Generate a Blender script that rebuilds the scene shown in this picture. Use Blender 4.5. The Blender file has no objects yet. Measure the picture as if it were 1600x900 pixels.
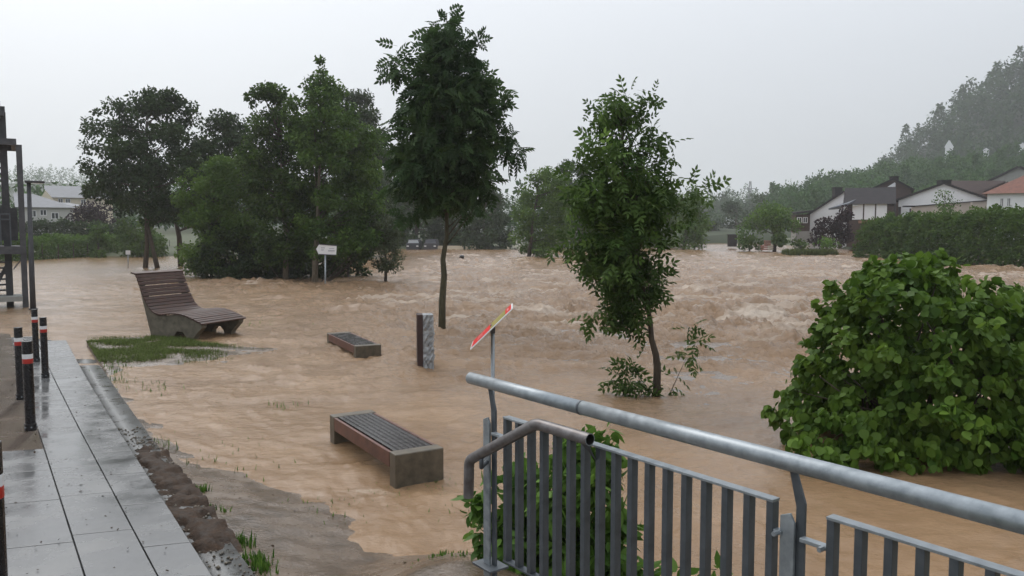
import bpy, math, random
import numpy as np
from mathutils import Vector, Matrix

# ------------------------------------------------------------------ camera, sky, sun, exposure
SC = bpy.context.scene
COL = SC.collection
R = math.radians
F = 1250.0                                  # focal length in photo pixels (1600 wide)
CZ = 2.5                                    # eye height above the flood level
PITCH = math.atan(90.0 / F)
cam_d = bpy.data.cameras.new('camera'); cam_d.sensor_width = 36; cam_d.lens = 36 * F / 1600
cam_d.clip_start = 0.05; cam_d.clip_end = 6000
cam = bpy.data.objects.new('camera', cam_d); COL.objects.link(cam)
cam.location = (0, 0, CZ); cam.rotation_euler = (math.pi / 2 - PITCH, 0, 0)
SC.camera = cam

SUN_EL, SUN_AZ = R(48), R(-35)              # azimuth measured from +Y towards +X
world = bpy.data.worlds.new('World'); SC.world = world; world.use_nodes = True
wn, wl = world.node_tree.nodes, world.node_tree.links
wn.clear()
w_out = wn.new('ShaderNodeOutputWorld'); w_bg = wn.new('ShaderNodeBackground')
w_sky = wn.new('ShaderNodeTexSky'); w_sky.sky_type = 'NISHITA'; w_sky.sun_disc = False
w_sky.sun_elevation = SUN_EL; w_sky.sun_rotation = SUN_AZ
w_sky.air_density = 1.6; w_sky.dust_density = 4.0; w_sky.ozone_density = 1.0
w_hs = wn.new('ShaderNodeHueSaturation'); w_hs.inputs['Saturation'].default_value = 0.16
w_mix = wn.new('ShaderNodeMix'); w_mix.data_type = 'RGBA'; w_mix.inputs['Factor'].default_value = 0.66
w_mix.inputs[7].default_value = (6.9, 7.35, 8.05, 1)        # closed rain cloud
wl.new(w_sky.outputs[0], w_hs.inputs['Color']); wl.new(w_hs.outputs[0], w_mix.inputs[6])
# standard overcast luminance: the zenith is brighter than the horizon
w_tc = wn.new('ShaderNodeTexCoord'); w_sp = wn.new('ShaderNodeSeparateXYZ'); wl.new(w_tc.outputs['Generated'], w_sp.inputs[0])
w_mr = wn.new('ShaderNodeMapRange'); w_mr.inputs['From Min'].default_value = 0; w_mr.inputs['From Max'].default_value = 1
w_mr.inputs['To Min'].default_value = 0.555; w_mr.inputs['To Max'].default_value = 1.42; wl.new(w_sp.outputs['Z'], w_mr.inputs[0])
w_mul = wn.new('ShaderNodeVectorMath'); w_mul.operation = 'SCALE'; wl.new(w_mix.outputs[2], w_mul.inputs[0]); wl.new(w_mr.outputs[0], w_mul.inputs['Scale'])
wl.new(w_mul.outputs[0], w_bg.inputs['Color']); w_bg.inputs['Strength'].default_value = 0.10
wl.new(w_bg.outputs[0], w_out.inputs['Surface'])

sun_d = bpy.data.lights.new('sun', 'SUN'); sun_d.energy = 0.6; sun_d.angle = R(40); sun_d.color = (1, 0.96, 0.9)
sun = bpy.data.objects.new('sun', sun_d); COL.objects.link(sun)
sdir = Vector((math.cos(SUN_EL) * math.sin(SUN_AZ), math.cos(SUN_EL) * math.cos(SUN_AZ), math.sin(SUN_EL)))
sun.rotation_euler = sdir.to_track_quat('Z', 'Y').to_euler(); sun.location = (-20, 20, 60)

vs = SC.view_settings
vs.view_transform = 'Standard'; vs.look = 'None'; vs.exposure = 0.68; vs.gamma = 1.0; vs.use_curve_mapping = False
SC.render.engine = 'CYCLES'
cy = SC.cycles
cy.max_bounces = 6; cy.diffuse_bounces = 2; cy.glossy_bounces = 3; cy.transmission_bounces = 3
cy.transparent_max_bounces = 4; cy.volume_bounces = 2; cy.use_denoising = True
cy.sample_clamp_indirect = 4.0; cy.caustics_reflective = False; cy.caustics_refractive = False

# ------------------------------------------------------------------ helpers
rng = np.random.default_rng(7)
FW = np.array((0, math.cos(PITCH), -math.sin(PITCH))); UPV = np.array((0, math.sin(PITCH), math.cos(PITCH)))

def ray(px, py):
    return FW + np.array((1.0, 0, 0)) * (px - 800) / F + UPV * (450 - py) / F
def atz(px, py, z):                          # photo pixel -> point of the level z
    d = ray(px, py); t = (z - CZ) / d[2]
    return np.array((0, 0, CZ)) + d * t
def aty(px, py, Y):                          # photo pixel -> point at distance Y
    d = ray(px, py); t = Y / d[1]
    return np.array((0, 0, CZ)) + d * t

def gnoise(x, y, seed=0):
    x = np.asarray(x, float); y = np.asarray(y, float)
    xi = np.floor(x).astype(np.int64); yi = np.floor(y).astype(np.int64)
    xf = x - xi; yf = y - yi
    def g(ix, iy, dx, dy):
        h = (ix * 374761393 + iy * 668265263 + seed * 974634777) & 0xffffffff
        h = ((h ^ (h >> 13)) * 1274126177) & 0xffffffff
        a = (h ^ (h >> 16)).astype(float) * (2 * math.pi / 4294967296.0)
        return np.cos(a) * dx + np.sin(a) * dy
    u = xf * xf * xf * (xf * (xf * 6 - 15) + 10); v = yf * yf * yf * (yf * (yf * 6 - 15) + 10)
    a = g(xi, yi, xf, yf); b = g(xi + 1, yi, xf - 1, yf)
    c = g(xi, yi + 1, xf, yf - 1); d = g(xi + 1, yi + 1, xf - 1, yf - 1)
    return ((a + (b - a) * u) * (1 - v) + (c + (d - c) * u) * v) * 1.5
def fbm(x, y, o=4, seed=0):
    s = 0; a = 1.0; t = 0
    for k in range(o):
        s = s + a * gnoise(x * 2 ** k, y * 2 ** k, seed + k); t += a; a *= 0.5
    return s / t
def sstep(a, b, x):
    t = np.clip((x - a) / (b - a), 0, 1); return t * t * (3 - 2 * t)

def np_mesh(name, V, Fc, mats=None, tint=None, smooth=False, attrs=None, mat_idx=None):
    V = np.asarray(V, np.float32); me = bpy.data.meshes.new(name)
    Fc = np.asarray(Fc, np.int32); k = Fc.shape[1]; n = len(Fc)
    me.vertices.add(len(V)); me.vertices.foreach_set('co', V.ravel())
    me.loops.add(n * k); me.loops.foreach_set('vertex_index', Fc.ravel())
    me.polygons.add(n); me.polygons.foreach_set('loop_start', np.arange(0, n * k, k, dtype=np.int32))
    try: me.polygons.foreach_set('loop_total', np.full(n, k, np.int32))
    except Exception: pass
    if smooth: me.polygons.foreach_set('use_smooth', np.ones(n, bool))
    for m in (mats or []): me.materials.append(m)
    if mat_idx is not None: me.polygons.foreach_set('material_index', np.asarray(mat_idx, np.int32))
    if tint is not None:
        a = me.attributes.new('tint', 'FLOAT', 'POINT'); a.data.foreach_set('value', np.asarray(tint, np.float32))
    for nm, arr in (attrs or {}).items():
        a = me.attributes.new(nm, 'FLOAT', 'POINT'); a.data.foreach_set('value', np.asarray(arr, np.float32))
    me.update(calc_edges=True)
    return me
def link(name, me, parent=None):
    o = bpy.data.objects.new(name, me); COL.objects.link(o)
    if parent is not None: o.parent = parent
    return o
def tag(o, label=None, cat=None, group=None, kind=None):
    if label: o['label'] = label
    if cat: o['category'] = cat
    if group: o['group'] = group
    if kind: o['kind'] = kind
    return o
def empty(name, loc, label=None, cat=None, group=None, rz=0):
    o = bpy.data.objects.new(name, None); COL.objects.link(o); o.location = [float(c) for c in loc]
    o.rotation_euler = (0, 0, rz); o.empty_display_size = 0.2
    return tag(o, label, cat, group)

class MB:                                    # collects shapes, builds ONE mesh object
    def __init__(s, off=(0, 0, 0)): s.v = []; s.f = []; s.off = np.array(off, float)
    def add(s, vs_, fs):
        b = len(s.v)
        s.v += [tuple(np.asarray(p, float) - s.off) for p in vs_]; s.f += [tuple(b + i for i in f) for f in fs]
        return s
    def box(s, c, size, ax=None, ay=None, az=None):
        c = np.asarray(c, float); hx, hy, hz = [q / 2 for q in size]
        ax = np.array((1, 0, 0.)) if ax is None else np.asarray(ax, float); az = np.array((0, 0, 1.)) if az is None else np.asarray(az, float)
        ax = ax / np.linalg.norm(ax); az = az / np.linalg.norm(az)
        ay = np.cross(az, ax) if ay is None else np.asarray(ay, float); ay = ay / np.linalg.norm(ay)
        P = [c + ax * hx * i + ay * hy * j + az * hz * k for k in (-1, 1) for j in (-1, 1) for i in (-1, 1)]
        return s.add(P, [(0, 2, 3, 1), (4, 5, 7, 6), (0, 1, 5, 4), (2, 6, 7, 3), (0, 4, 6, 2), (1, 3, 7, 5)])
    def prism(s, poly, d):                   # polygon (3D points) extruded along d
        d = np.asarray(d, float); n = len(poly); A = [np.asarray(p, float) for p in poly]
        nr = np.zeros(3)
        for i in range(n): nr += np.cross(A[i], A[(i + 1) % n])
        if np.dot(nr, d) > 0: A = A[::-1]
        return s.add(A + [p + d for p in A], [tuple(range(n)), tuple(range(2 * n - 1, n - 1, -1))] +
                     [((i + 1) % n, i, i + n, (i + 1) % n + n) for i in range(n)])
    def tube(s, path, rad, n=10, cap=True):
        P = [np.asarray(p, float) for p in path]; m = len(P)
        rad = [rad] * m if np.isscalar(rad) else list(rad)
        T = [P[min(i + 1, m - 1)] - P[max(i - 1, 0)] for i in range(m)]; T = [t / (np.linalg.norm(t) + 1e-9) for t in T]
        u = np.cross(T[0], (0, 0, 1.)); u = u if np.linalg.norm(u) > 1e-3 else np.array((1., 0, 0)); u /= np.linalg.norm(u)
        vsx = []; fs = []
        for i in range(m):
            u = u - T[i] * np.dot(u, T[i]); u /= np.linalg.norm(u); w = np.cross(T[i], u)
            for k in range(n):
                a = 2 * math.pi * k / n; vsx.append(P[i] + (u * math.cos(a) + w * math.sin(a)) * rad[i])
        for i in range(m - 1):
            for k in range(n):
                fs.append((i * n + k, i * n + (k + 1) % n, (i + 1) * n + (k + 1) % n, (i + 1) * n + k))
        if cap: fs += [tuple(range(n - 1, -1, -1)), tuple(range((m - 1) * n, m * n))]
        return s.add(vsx, fs)
    def build(s, name, mat, parent=None, smooth=False, bevel=0):
        me = bpy.data.meshes.new(name); me.from_pydata(s.v, [], s.f); me.materials.append(mat)
        if smooth: me.polygons.foreach_set('use_smooth', np.ones(len(me.polygons), bool))
        me.update(); o = link(name, me, parent)
        if bevel:
            b = o.modifiers.new('bevel', 'BEVEL'); b.width = bevel; b.segments = 2; b.limit_method = 'ANGLE'
        return o
def bend(path, r=0.06, n=5):                 # rounds the corners of a polyline
    P = [np.asarray(p, float) for p in path]; out = [P[0]]
    for i in range(1, len(P) - 1):
        a = P[i - 1] - P[i]; b = P[i + 1] - P[i]
        ra = min(r, np.linalg.norm(a) * .45); rb = min(r, np.linalg.norm(b) * .45)
        A = P[i] + a / np.linalg.norm(a) * ra; B = P[i] + b / np.linalg.norm(b) * rb
        for k in range(n + 1):
            t = k / n; out.append((1 - t) ** 2 * A + 2 * t * (1 - t) * P[i] + t * t * B)
    return out + [P[-1]]

# ------------------------------------------------------------------ materials
def new_mat(name):
    m = bpy.data.materials.new(name); m.use_nodes = True
    nt = m.node_tree; return m, nt.nodes, nt.links, nt.nodes['Principled BSDF']
def surf(name, c1, c2=None, rough=0.6, scale=6, metal=0, bump=0.0, bscale=40, r2=None, detail=6, spec=0.5, stretch=None, coat=0):
    m, N, L, B = new_mat(name)
    c2 = c2 or tuple(c * 0.75 for c in c1)
    tc = N.new('ShaderNodeTexCoord'); src = tc.outputs['Object']
    if stretch:
        mp = N.new('ShaderNodeMapping'); mp.inputs['Scale'].default_value = stretch; L.new(src, mp.inputs[0]); src = mp.outputs[0]
    nz = N.new('ShaderNodeTexNoise'); nz.inputs['Scale'].default_value = scale; nz.inputs['Detail'].default_value = detail; nz.inputs['Roughness'].default_value = 0.62
    L.new(src, nz.inputs['Vector'])
    rp = N.new('ShaderNodeValToRGB'); rp.color_ramp.elements[0].position = 0.32; rp.color_ramp.elements[1].position = 0.68
    rp.color_ramp.elements[0].color = (*c2, 1); rp.color_ramp.elements[1].color = (*c1, 1)
    L.new(nz.outputs['Fac'], rp.inputs[0]); L.new(rp.outputs[0], B.inputs['Base Color'])
    B.inputs['Roughness'].default_value = rough; B.inputs['Metallic'].default_value = metal
    B.inputs['Specular IOR Level'].default_value = spec
    if coat: B.inputs['Coat Weight'].default_value = coat; B.inputs['Coat Roughness'].default_value = 0.12
    if r2 is not None:
        mr = N.new('ShaderNodeMapRange'); mr.inputs['From Min'].default_value = 0.35; mr.inputs['From Max'].default_value = 0.65
        mr.inputs['To Min'].default_value = r2; mr.inputs['To Max'].default_value = rough
        L.new(nz.outputs['Fac'], mr.inputs[0]); L.new(mr.outputs[0], B.inputs['Roughness'])
    if bump:
        n2 = N.new('ShaderNodeTexNoise'); n2.inputs['Scale'].default_value = bscale; n2.inputs['Detail'].default_value = 5
        L.new(src, n2.inputs['Vector'])
        bp = N.new('ShaderNodeBump'); bp.inputs['Strength'].default_value = 0.8; bp.inputs['Distance'].default_value = bump
        L.new(n2.outputs['Fac'], bp.inputs['Height']); L.new(bp.outputs[0], B.inputs['Normal'])
    return m
def leafmat(name, dark, light, rough=0.6, trans=0.25, spec=0.16):
    m, N, L, B = new_mat(name)
    at = N.new('ShaderNodeAttribute'); at.attribute_name = 'tint'
    oi = N.new('ShaderNodeObjectInfo')
    rp = N.new('ShaderNodeValToRGB'); rp.color_ramp.elements[0].color = (*dark, 1); rp.color_ramp.elements[1].color = (*light, 1)
    L.new(at.outputs['Fac'], rp.inputs[0])
    hs = N.new('ShaderNodeHueSaturation'); mr = N.new('ShaderNodeMapRange'); mr.inputs['To Min'].default_value = 0.75; mr.inputs['To Max'].default_value = 1.25
    L.new(oi.outputs['Random'], mr.inputs[0]); L.new(mr.outputs[0], hs.inputs['Value']); L.new(rp.outputs[0], hs.inputs['Color'])
    L.new(hs.outputs[0], B.inputs['Base Color']); B.inputs['Roughness'].default_value = rough; B.inputs['Specular IOR Level'].default_value = spec
    tr = N.new('ShaderNodeBsdfTranslucent'); L.new(hs.outputs[0], tr.inputs['Color'])
    mx = N.new('ShaderNodeMixShader'); mx.inputs[0].default_value = trans
    L.new(B.outputs[0], mx.inputs[1]); L.new(tr.outputs[0], mx.inputs[2]); L.new(mx.outputs[0], N['Material Output'].inputs['Surface'])
    return m

M = {}
M['galv'] = surf('galvanised_steel', (.36, .39, .41), (.21, .235, .25), .5, 22, .55, .0006, 120, r2=.34)
M['galv_dark'] = surf('galvanised_flat_bar', (.115, .128, .14), (.068, .078, .088), .55, 14, .45, .0006, 90, r2=.4)
M['pipe_dark'] = surf('weathered_pipe', (.22, .21, .21), (.10, .085, .08), .45, 16, .5, .0006, 90, r2=.3)
M['black_metal'] = surf('black_painted_steel', (.012, .012, .014), (.006, .006, .007), .32, 20, 0, r2=.22)
M['red_band'] = surf('red_reflective_band', (.45, .03, .02), (.34, .02, .015), .35, 20)
M['white_band'] = surf('white_reflective_band', (.72, .72, .72), (.6, .6, .6), .35, 20)
M['steel_dark'] = surf('dark_weathered_steel', (.055, .055, .058), (.03, .03, .033), .55, 8, .2)
M['steel_grey'] = surf('grey_steel_beam', (.085, .085, .09), (.05, .05, .055), .55, 6, .25)
M['slab'] = surf('wet_grey_slab', (.165, .165, .163), (.10, .10, .098), .38, 1.7, 0, .0002, 60, r2=.07)
M['strip'] = surf('wet_edging_concrete', (.15, .155, .155), (.085, .082, .075), .42, 4, 0, .003, 40, r2=.22)
M['joint_and_bore_shade'] = surf('dark_mortar_and_bore_shade', (.035, .033, .03), (.02, .019, .018), .5, 30)
M['asphalt'] = surf('wet_brown_paving', (.19, .145, .115), (.12, .095, .078), .30, 1.6, 0, .0008, 70, r2=.12)
M['concrete'] = surf('mossy_concrete', (.145, .125, .09), (.07, .06, .04), .7, 7, 0, .003, 45)
M['concrete_bench'] = surf('wet_bench_concrete', (.13, .105, .072), (.052, .044, .03), .6, 9, 0, .003, 60, r2=.4)
M['slat'] = surf('wet_dark_brown_plank', (.085, .045, .034), (.042, .024, .019), .6, 5, 0, .001, 60, r2=.42, spec=.3, stretch=(1, 1, 4))
M['slat_red'] = surf('reddish_brown_beam', (.135, .05, .032), (.065, .026, .018), .5, 7, 0, .001, 50)
M['slat_dark'] = surf('wet_black_brown_slat', (.036, .031, .031), (.018, .015, .015), .33, 6, 0, .001, 60, r2=.2)
M['granite'] = surf('rough_split_granite', (.42, .44, .45), (.15, .155, .16), .7, 16, 0, .02, 18)
M['rust'] = surf('dark_rusted_steel', (.05, .022, .018), (.022, .011, .01), .5, 8, 0, .001, 60)
M['bark'] = surf('brown_bark', (.085, .065, .045), (.035, .027, .019), .85, 14, 0, .012, 28, stretch=(1, 1, .35))
M['bark_green'] = surf('mossy_bark', (.075, .068, .034), (.033, .03, .016), .85, 16, 0, .012, 30, stretch=(1, 1, .35))
M['bark_pale'] = surf('pale_grey_bark', (.22, .19, .14), (.11, .09, .06), .85, 12, 0, .01, 25, stretch=(1, 1, .3))
M['mud'] = surf('wet_mud', (.165, .12, .085), (.085, .062, .043), .36, 3.0, 0, .008, 30, r2=.14)
M['riverbed'] = surf('meadow_and_riverbed', (.07, .085, .035), (.05, .06, .03), .9, .2)
M['hill'] = surf('wooded_hillside', (.035, .05, .02), (.025, .035, .016), .95, .1)
M['white_wall'] = surf('white_render', (.84, .84, .84), (.78, .78, .78), .8, .6)
M['dull_white'] = surf('weathered_pale_render', (.50, .49, .46), (.44, .43, .41), .8, .6)
M['cream_wall'] = surf('cream_render', (.62, .55, .42), (.56, .49, .37), .8, .6)
M['pink_wall'] = surf('pinkish_garden_wall', (.50, .42, .36), (.44, .37, .32), .8, .8)
M['grey_wall'] = surf('grey_plinth', (.30, .30, .28), (.24, .24, .22), .8, 1)
M['slate'] = surf('dark_slate_roof', (.042, .037, .039), (.028, .026, .028), .8, 2, 0, .01, 8, spec=.12)
M['slate_grey'] = surf('grey_slate_roof', (.13, .14, .16), (.10, .11, .125), .6, 1.5)
M['brown_tile'] = surf('brown_tile_roof', (.062, .042, .037), (.042, .03, .028), .8, 2, spec=.12)
M['red_tile'] = surf('red_tile_roof', (.21, .085, .055), (.14, .058, .04), .7, 3)
M['brown_wood'] = surf('brown_timber', (.07, .04, .032), (.045, .028, .023), .7, 3)
M['orange_wood'] = surf('orange_brown_sill', (.28, .15, .09), (.2, .11, .07), .7, 3)
M['glass'] = surf('dark_window_glass', (.035, .04, .045), (.02, .024, .028), .08, 1)
M['sign_white'] = surf('white_sign_face', (.78, .78, .78), (.72, .72, .72), .4, 5)
M['sign_print'] = surf('grey_blue_print', (.13, .14, .2), (.1, .11, .15), .5, 20)
M['board_red'] = surf('red_print', (.60, .05, .045), (.48, .04, .035), .8, 12, spec=.05)
M['board_olive'] = surf('olive_map_print', (.36, .25, .09), (.19, .22, .07), .8, 9, spec=.05)
M['board_pink'] = surf('pink_print', (.72, .38, .34), (.62, .3, .28), .35, 9)
M['dark_thing'] = surf('black_plastic', (.02, .018, .018), (.01, .009, .009), .4, 8)
M['car_grey'] = surf('grey_car_paint', (.055, .06, .07), (.045, .05, .058), .3, 2)
M['car_white'] = surf('white_van_paint', (.55, .57, .58), (.5, .52, .53), .3, 2)
M['crate_red'] = surf('faded_red_plastic', (.4, .16, .12), (.3, .12, .1), .6, 4)
M['fallen'] = surf('fallen_leaf_brown', (.05, .032, .02), (.025, .018, .012), .95, 8, spec=0)

G_ASH = leafmat('ash_leaf', (.012, .032, .010), (.062, .108, .034), trans=.35)
G_NEAR = leafmat('rowan_leaf', (.024, .064, .013), (.135, .215, .052), .5, .45)
G_BUSH = leafmat('hazel_leaf', (.036, .095, .011), (.190, .310, .046), .5, .40, .2)
G_RAIL = leafmat('shrub_leaf', (.030, .090, .015), (.165, .29, .05), .45, .38)
G_MAPLE = leafmat('maple_leaf', (.012, .036, .007), (.100, .170, .030), trans=.28)
G_DARK = leafmat('dark_leaf', (.009, .025, .007), (.052, .090, .024), trans=.25)
G_LIGHT = leafmat('light_leaf', (.030, .070, .011), (.120, .195, .034), trans=.35)
G_HEDGE = leafmat('hedge_leaf', (.030, .076, .012), (.130, .220, .038), trans=.35)
G_PURPLE = leafmat('copper_leaf', (.014, .008, .011), (.045, .022, .030))
G_GRASS = leafmat('grass_blade', (.055, .072, .022), (.15, .20, .055), .7, .3, .05)
G_FOREST = leafmat('forest_leaf', (.014, .046, .011), (.062, .122, .028), .75, .15, .05)

# ------------------------------------------------------------------ water
SHORE = np.array([(-16, 19.5), (-11.0, 18.7), (-9.4, 16.4), (-7.4, 14.4), (-6.5, 12.9), (-5.25, 11.0), (-3.7, 9.0), (-2.5, 7.95), (-1.55, 7.2), (-0.85, 6.1),
                  (-0.15, 6.0), (0.7, 5.3), (1.7, 4.3), (2.8, 2.6), (4.0, .6), (6, -3)])
def shore_dist(x, y):                        # signed distance: + on land
    best = np.full(np.shape(x), 1e9); sg = np.ones(np.shape(x))
    for i in range(len(SHORE) - 1):
        a, b = SHORE[i], SHORE[i + 1]; ab = b - a; L2 = ab @ ab
        t = np.clip(((x - a[0]) * ab[0] + (y - a[1]) * ab[1]) / L2, 0, 1)
        dx = x - a[0] - t * ab[0]; dy = y - a[1] - t * ab[1]; d = np.hypot(dx, dy)
        c = ab[0] * dy - ab[1] * dx
        m = d < best; best = np.where(m, d, best); sg = np.where(m, np.where(c < 0, 1, -1), sg)
    return best * sg
def gauss(x, y, cx, cy_, sx, sy): return np.exp(-((x - cx) / sx) ** 2 - ((y - cy_) / sy) ** 2)
def energy(x, y):
    e = 0.15 + 0.95 * sstep(-9, 1, x + 0.10 * (y - 20)) * sstep(9, 20, y)
    e *= 1 - 0.45 * sstep(45, 120, y)
    e += 1.0 * gauss(x, y, -11.5, 36, 4.2, 4.5) + .5 * gauss(x, y, -6, 28, 3, 5)
    e += 0.55 * gauss(x, y, 5.5, 24, 5, 6)
    return e
OBST = ((690, 517, .30, .06), (1025, 618, .22, .03), (665, 577, .32, .03), (770, 680, .15, .02), (446, 436, .6, .12), (492, 441, .6, .14), (508, 447, .35, .08), (226, 419, .5, .06), (825, 403, .9, .08), (602, 430, .9, .12), (620, 757, .3, .012), (556, 556, .3, .02))
def water_h(x, y):
    e = energy(x, y)
    wx = x + 1.1 * gnoise(x * .25, y * .25, 11); wy = y + 1.1 * gnoise(x * .25, y * .25, 12)
    rdg = lambda n: np.clip(1 - np.abs(n), 0, 1)
    a = rdg(gnoise(wx * .26, wy * .42, 1)) ** 2.6
    b = rdg(gnoise(wx * .62, wy * 1.0, 2)) ** 2.6
    c = rdg(gnoise(wx * 1.5, wy * 2.1, 3)) ** 2.4
    d = rdg(gnoise(wx * 3.4, wy * 4.4, 4)) ** 2 - .5; f = rdg(gnoise(wx * 7.5, wy * 9.0, 5)) ** 2 - .5
    big = gnoise(x * .16, y * .22, 6)
    h = e * (0.10 * big + 0.17 * (a - .45) + 0.13 * (b - .45) + 0.10 * (c - .45) + 0.055 * d + 0.026 * f)
    crest = e * (a * .5 + b * .35 + c * .3)
    near = 1 - sstep(8, 18, y)
    h += near * (0.014 * gnoise(wx * 1.1, wy * 1.3, 8) + 0.012 * (rdg(gnoise(wx * 3.3, wy * 3.8, 9)) ** 2 - .5) + .005 * gnoise(wx * 8, wy * 9, 10))
    for (px, py, s_, am) in OBST:
        p = atz(px, py, 0); q = np.hypot(x - p[0] - .25 * s_, y - p[1]) ; h += am * np.exp(-((q - s_) / (.35 * s_)) ** 2) * (.6 + .5 * gnoise(x * 5, y * 5, 16)) + am * .6 * gauss(x, y, p[0] - 1.6 * s_, p[1] - .3, 2.2 * s_, .5 * s_) * gnoise(x * 6, y * 9, 17)
    lump = gauss(x, y, -12.2, 37.5, .9, .5) * .30 + gauss(x, y, -10.6, 36.8, .6, .35) * .24 + gauss(x, y, -13.6, 38.6, 1.2, .5) * .25 \
        + gauss(x, y, -6.6, 37.6, 1.0, .45) * .22 + gauss(x, y, -9.4, 33.6, 1.0, .4) * .2 + gauss(x, y, -8.2, 29.5, 1.2, .4) * .16
    h += lump * (0.7 + .6 * gnoise(x * 3, y * 3, 15))
    return h, crest, e
NA, NR = 720, 570
ang = np.linspace(R(-54), R(54), NA); rad = np.geomspace(3.4, 420, NR)
AA, RR = np.meshgrid(ang, rad)
WX = (np.sin(AA) * RR).ravel(); WY = (np.cos(AA) * RR).ravel()
WH, CREST, EN = water_h(WX, WY)
fo = sstep(.62, .95, CREST + .35 * gnoise(WX * .7, WY * 1.5, 21)) * sstep(.05, .5, gnoise(WX * .16 + 3, WY * .25, 22) + .25)
streak = sstep(.25, .7, gnoise(WX * .35, WY * 1.6, 23)) * sstep(.1, .5, gnoise(WX * .12, WY * .2, 24)) * sstep(.5, 1, EN)
for (px, py, sx, sy) in ((730, 462, 2.2, 1.6), (930, 470, 3, 1.6), (1180, 505, 2.2, 1.6), (1215, 535, 1.2, 1.0), (880, 490, 2, 1.1), (1040, 470, 2.5, 1.5), (420, 447, 2.5, 1.2), (590, 432, 1, .8)):
    p = atz(px, py, 0); streak += .8 * gauss(WX, WY, p[0], p[1], sx, sy) * sstep(-.05, .45, gnoise(WX * .8, WY * 2.6, 25))
for (px, py, s_, am) in OBST[:11]:
    p = atz(px, py, 0); streak += .7 * gauss(WX, WY, p[0] - 1.2 * s_, p[1] - .2, 2.4 * s_, .7 * s_) * sstep(-.1, .5, gnoise(WX * 3, WY * 5, 26))
foam = np.clip(.65 * fo + .85 * streak, 0, 1)
idx = np.arange(NA * NR).reshape(NR, NA)
WF = np.stack([idx[:-1, :-1], idx[:-1, 1:], idx[1:, 1:], idx[1:, :-1]], -1).reshape(-1, 4)[:, ::-1]
def water_material():
    m, N, L, B = new_mat('silty_flood_water')
    tc = N.new('ShaderNodeTexCoord')
    n1 = N.new('ShaderNodeTexNoise'); n1.inputs['Scale'].default_value = .55; n1.inputs['Detail'].default_value = 8; n1.inputs['Roughness'].default_value = .65
    mp = N.new('ShaderNodeMapping'); mp.inputs['Scale'].default_value = (.85, 1.15, 1); L.new(tc.outputs['Object'], mp.inputs[0]); L.new(mp.outputs[0], n1.inputs['Vector'])
    rp = N.new('ShaderNodeValToRGB'); e = rp.color_ramp.elements
    e[0].position = .3; e[0].color = (.196, .118, .062, 1); e[1].position = .7; e[1].color = (.318, .204, .116, 1)
    L.new(n1.outputs['Fac'], rp.inputs[0])
    at = N.new('ShaderNodeAttribute'); at.attribute_name = 'foam'
    n3 = N.new('ShaderNodeTexNoise'); n3.inputs['Scale'].default_value = 7; n3.inputs['Detail'].default_value = 5; L.new(mp.outputs[0], n3.inputs['Vector'])
    mu = N.new('ShaderNodeMath'); mu.operation = 'MULTIPLY_ADD'; L.new(n3.outputs['Fac'], mu.inputs[0]); mu.inputs[1].default_value = 1.6; mu.inputs[2].default_value = -.8
    ad = N.new('ShaderNodeMath'); ad.operation = 'ADD'; L.new(at.outputs['Fac'], ad.inputs[0]); L.new(mu.outputs[0], ad.inputs[1])
    m2 = N.new('ShaderNodeMath'); m2.operation = 'MULTIPLY'; m2.use_clamp = True; L.new(ad.outputs[0], m2.inputs[0]); L.new(at.outputs['Fac'], m2.inputs[1])
    mx = N.new('ShaderNodeMix'); mx.data_type = 'RGBA'; L.new(m2.outputs[0], mx.inputs['Factor']); L.new(rp.outputs[0], mx.inputs[6]); mx.inputs[7].default_value = (.52, .44, .36, 1)
    L.new(mx.outputs[2], B.inputs['Base Color'])
    mr = N.new('ShaderNodeMapRange'); mr.inputs['To Min'].default_value = .16; mr.inputs['To Max'].default_value = .75
    L.new(m2.outputs[0], mr.inputs[0]); L.new(mr.outputs[0], B.inputs['Roughness'])
    B.inputs['IOR'].default_value = 1.33
    en = N.new('ShaderNodeAttribute'); en.attribute_name = 'energy'
    n2 = N.new('ShaderNodeTexNoise'); n2.inputs['Scale'].default_value = 3.6; n2.inputs['Detail'].default_value = 8; n2.inputs['Roughness'].default_value = .68; L.new(mp.outputs[0], n2.inputs['Vector'])
    mh = N.new('ShaderNodeMath'); mh.operation = 'MULTIPLY'; L.new(n2.outputs['Fac'], mh.inputs[0]); L.new(en.outputs['Fac'], mh.inputs[1])
    bp = N.new('ShaderNodeBump'); bp.inputs['Strength'].default_value = 1.0; bp.inputs['Distance'].default_value = .15
    L.new(mh.outputs[0], bp.inputs['Height']); L.new(bp.outputs[0], B.inputs['Normal'])
    return m
M['water'] = water_material()
o = link('water', np_mesh('water', np.stack([WX, WY, WH], -1), WF, [M['water']], smooth=True,
         attrs={'foam': foam, 'energy': np.clip(EN + .06 + .07 * sstep(8, 20, WY), 0, 1.2) * (1 - .6 * sstep(30, 85, WY))}))
tag(o, 'brown silty flood water covering the park and the river', kind='structure')

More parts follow.
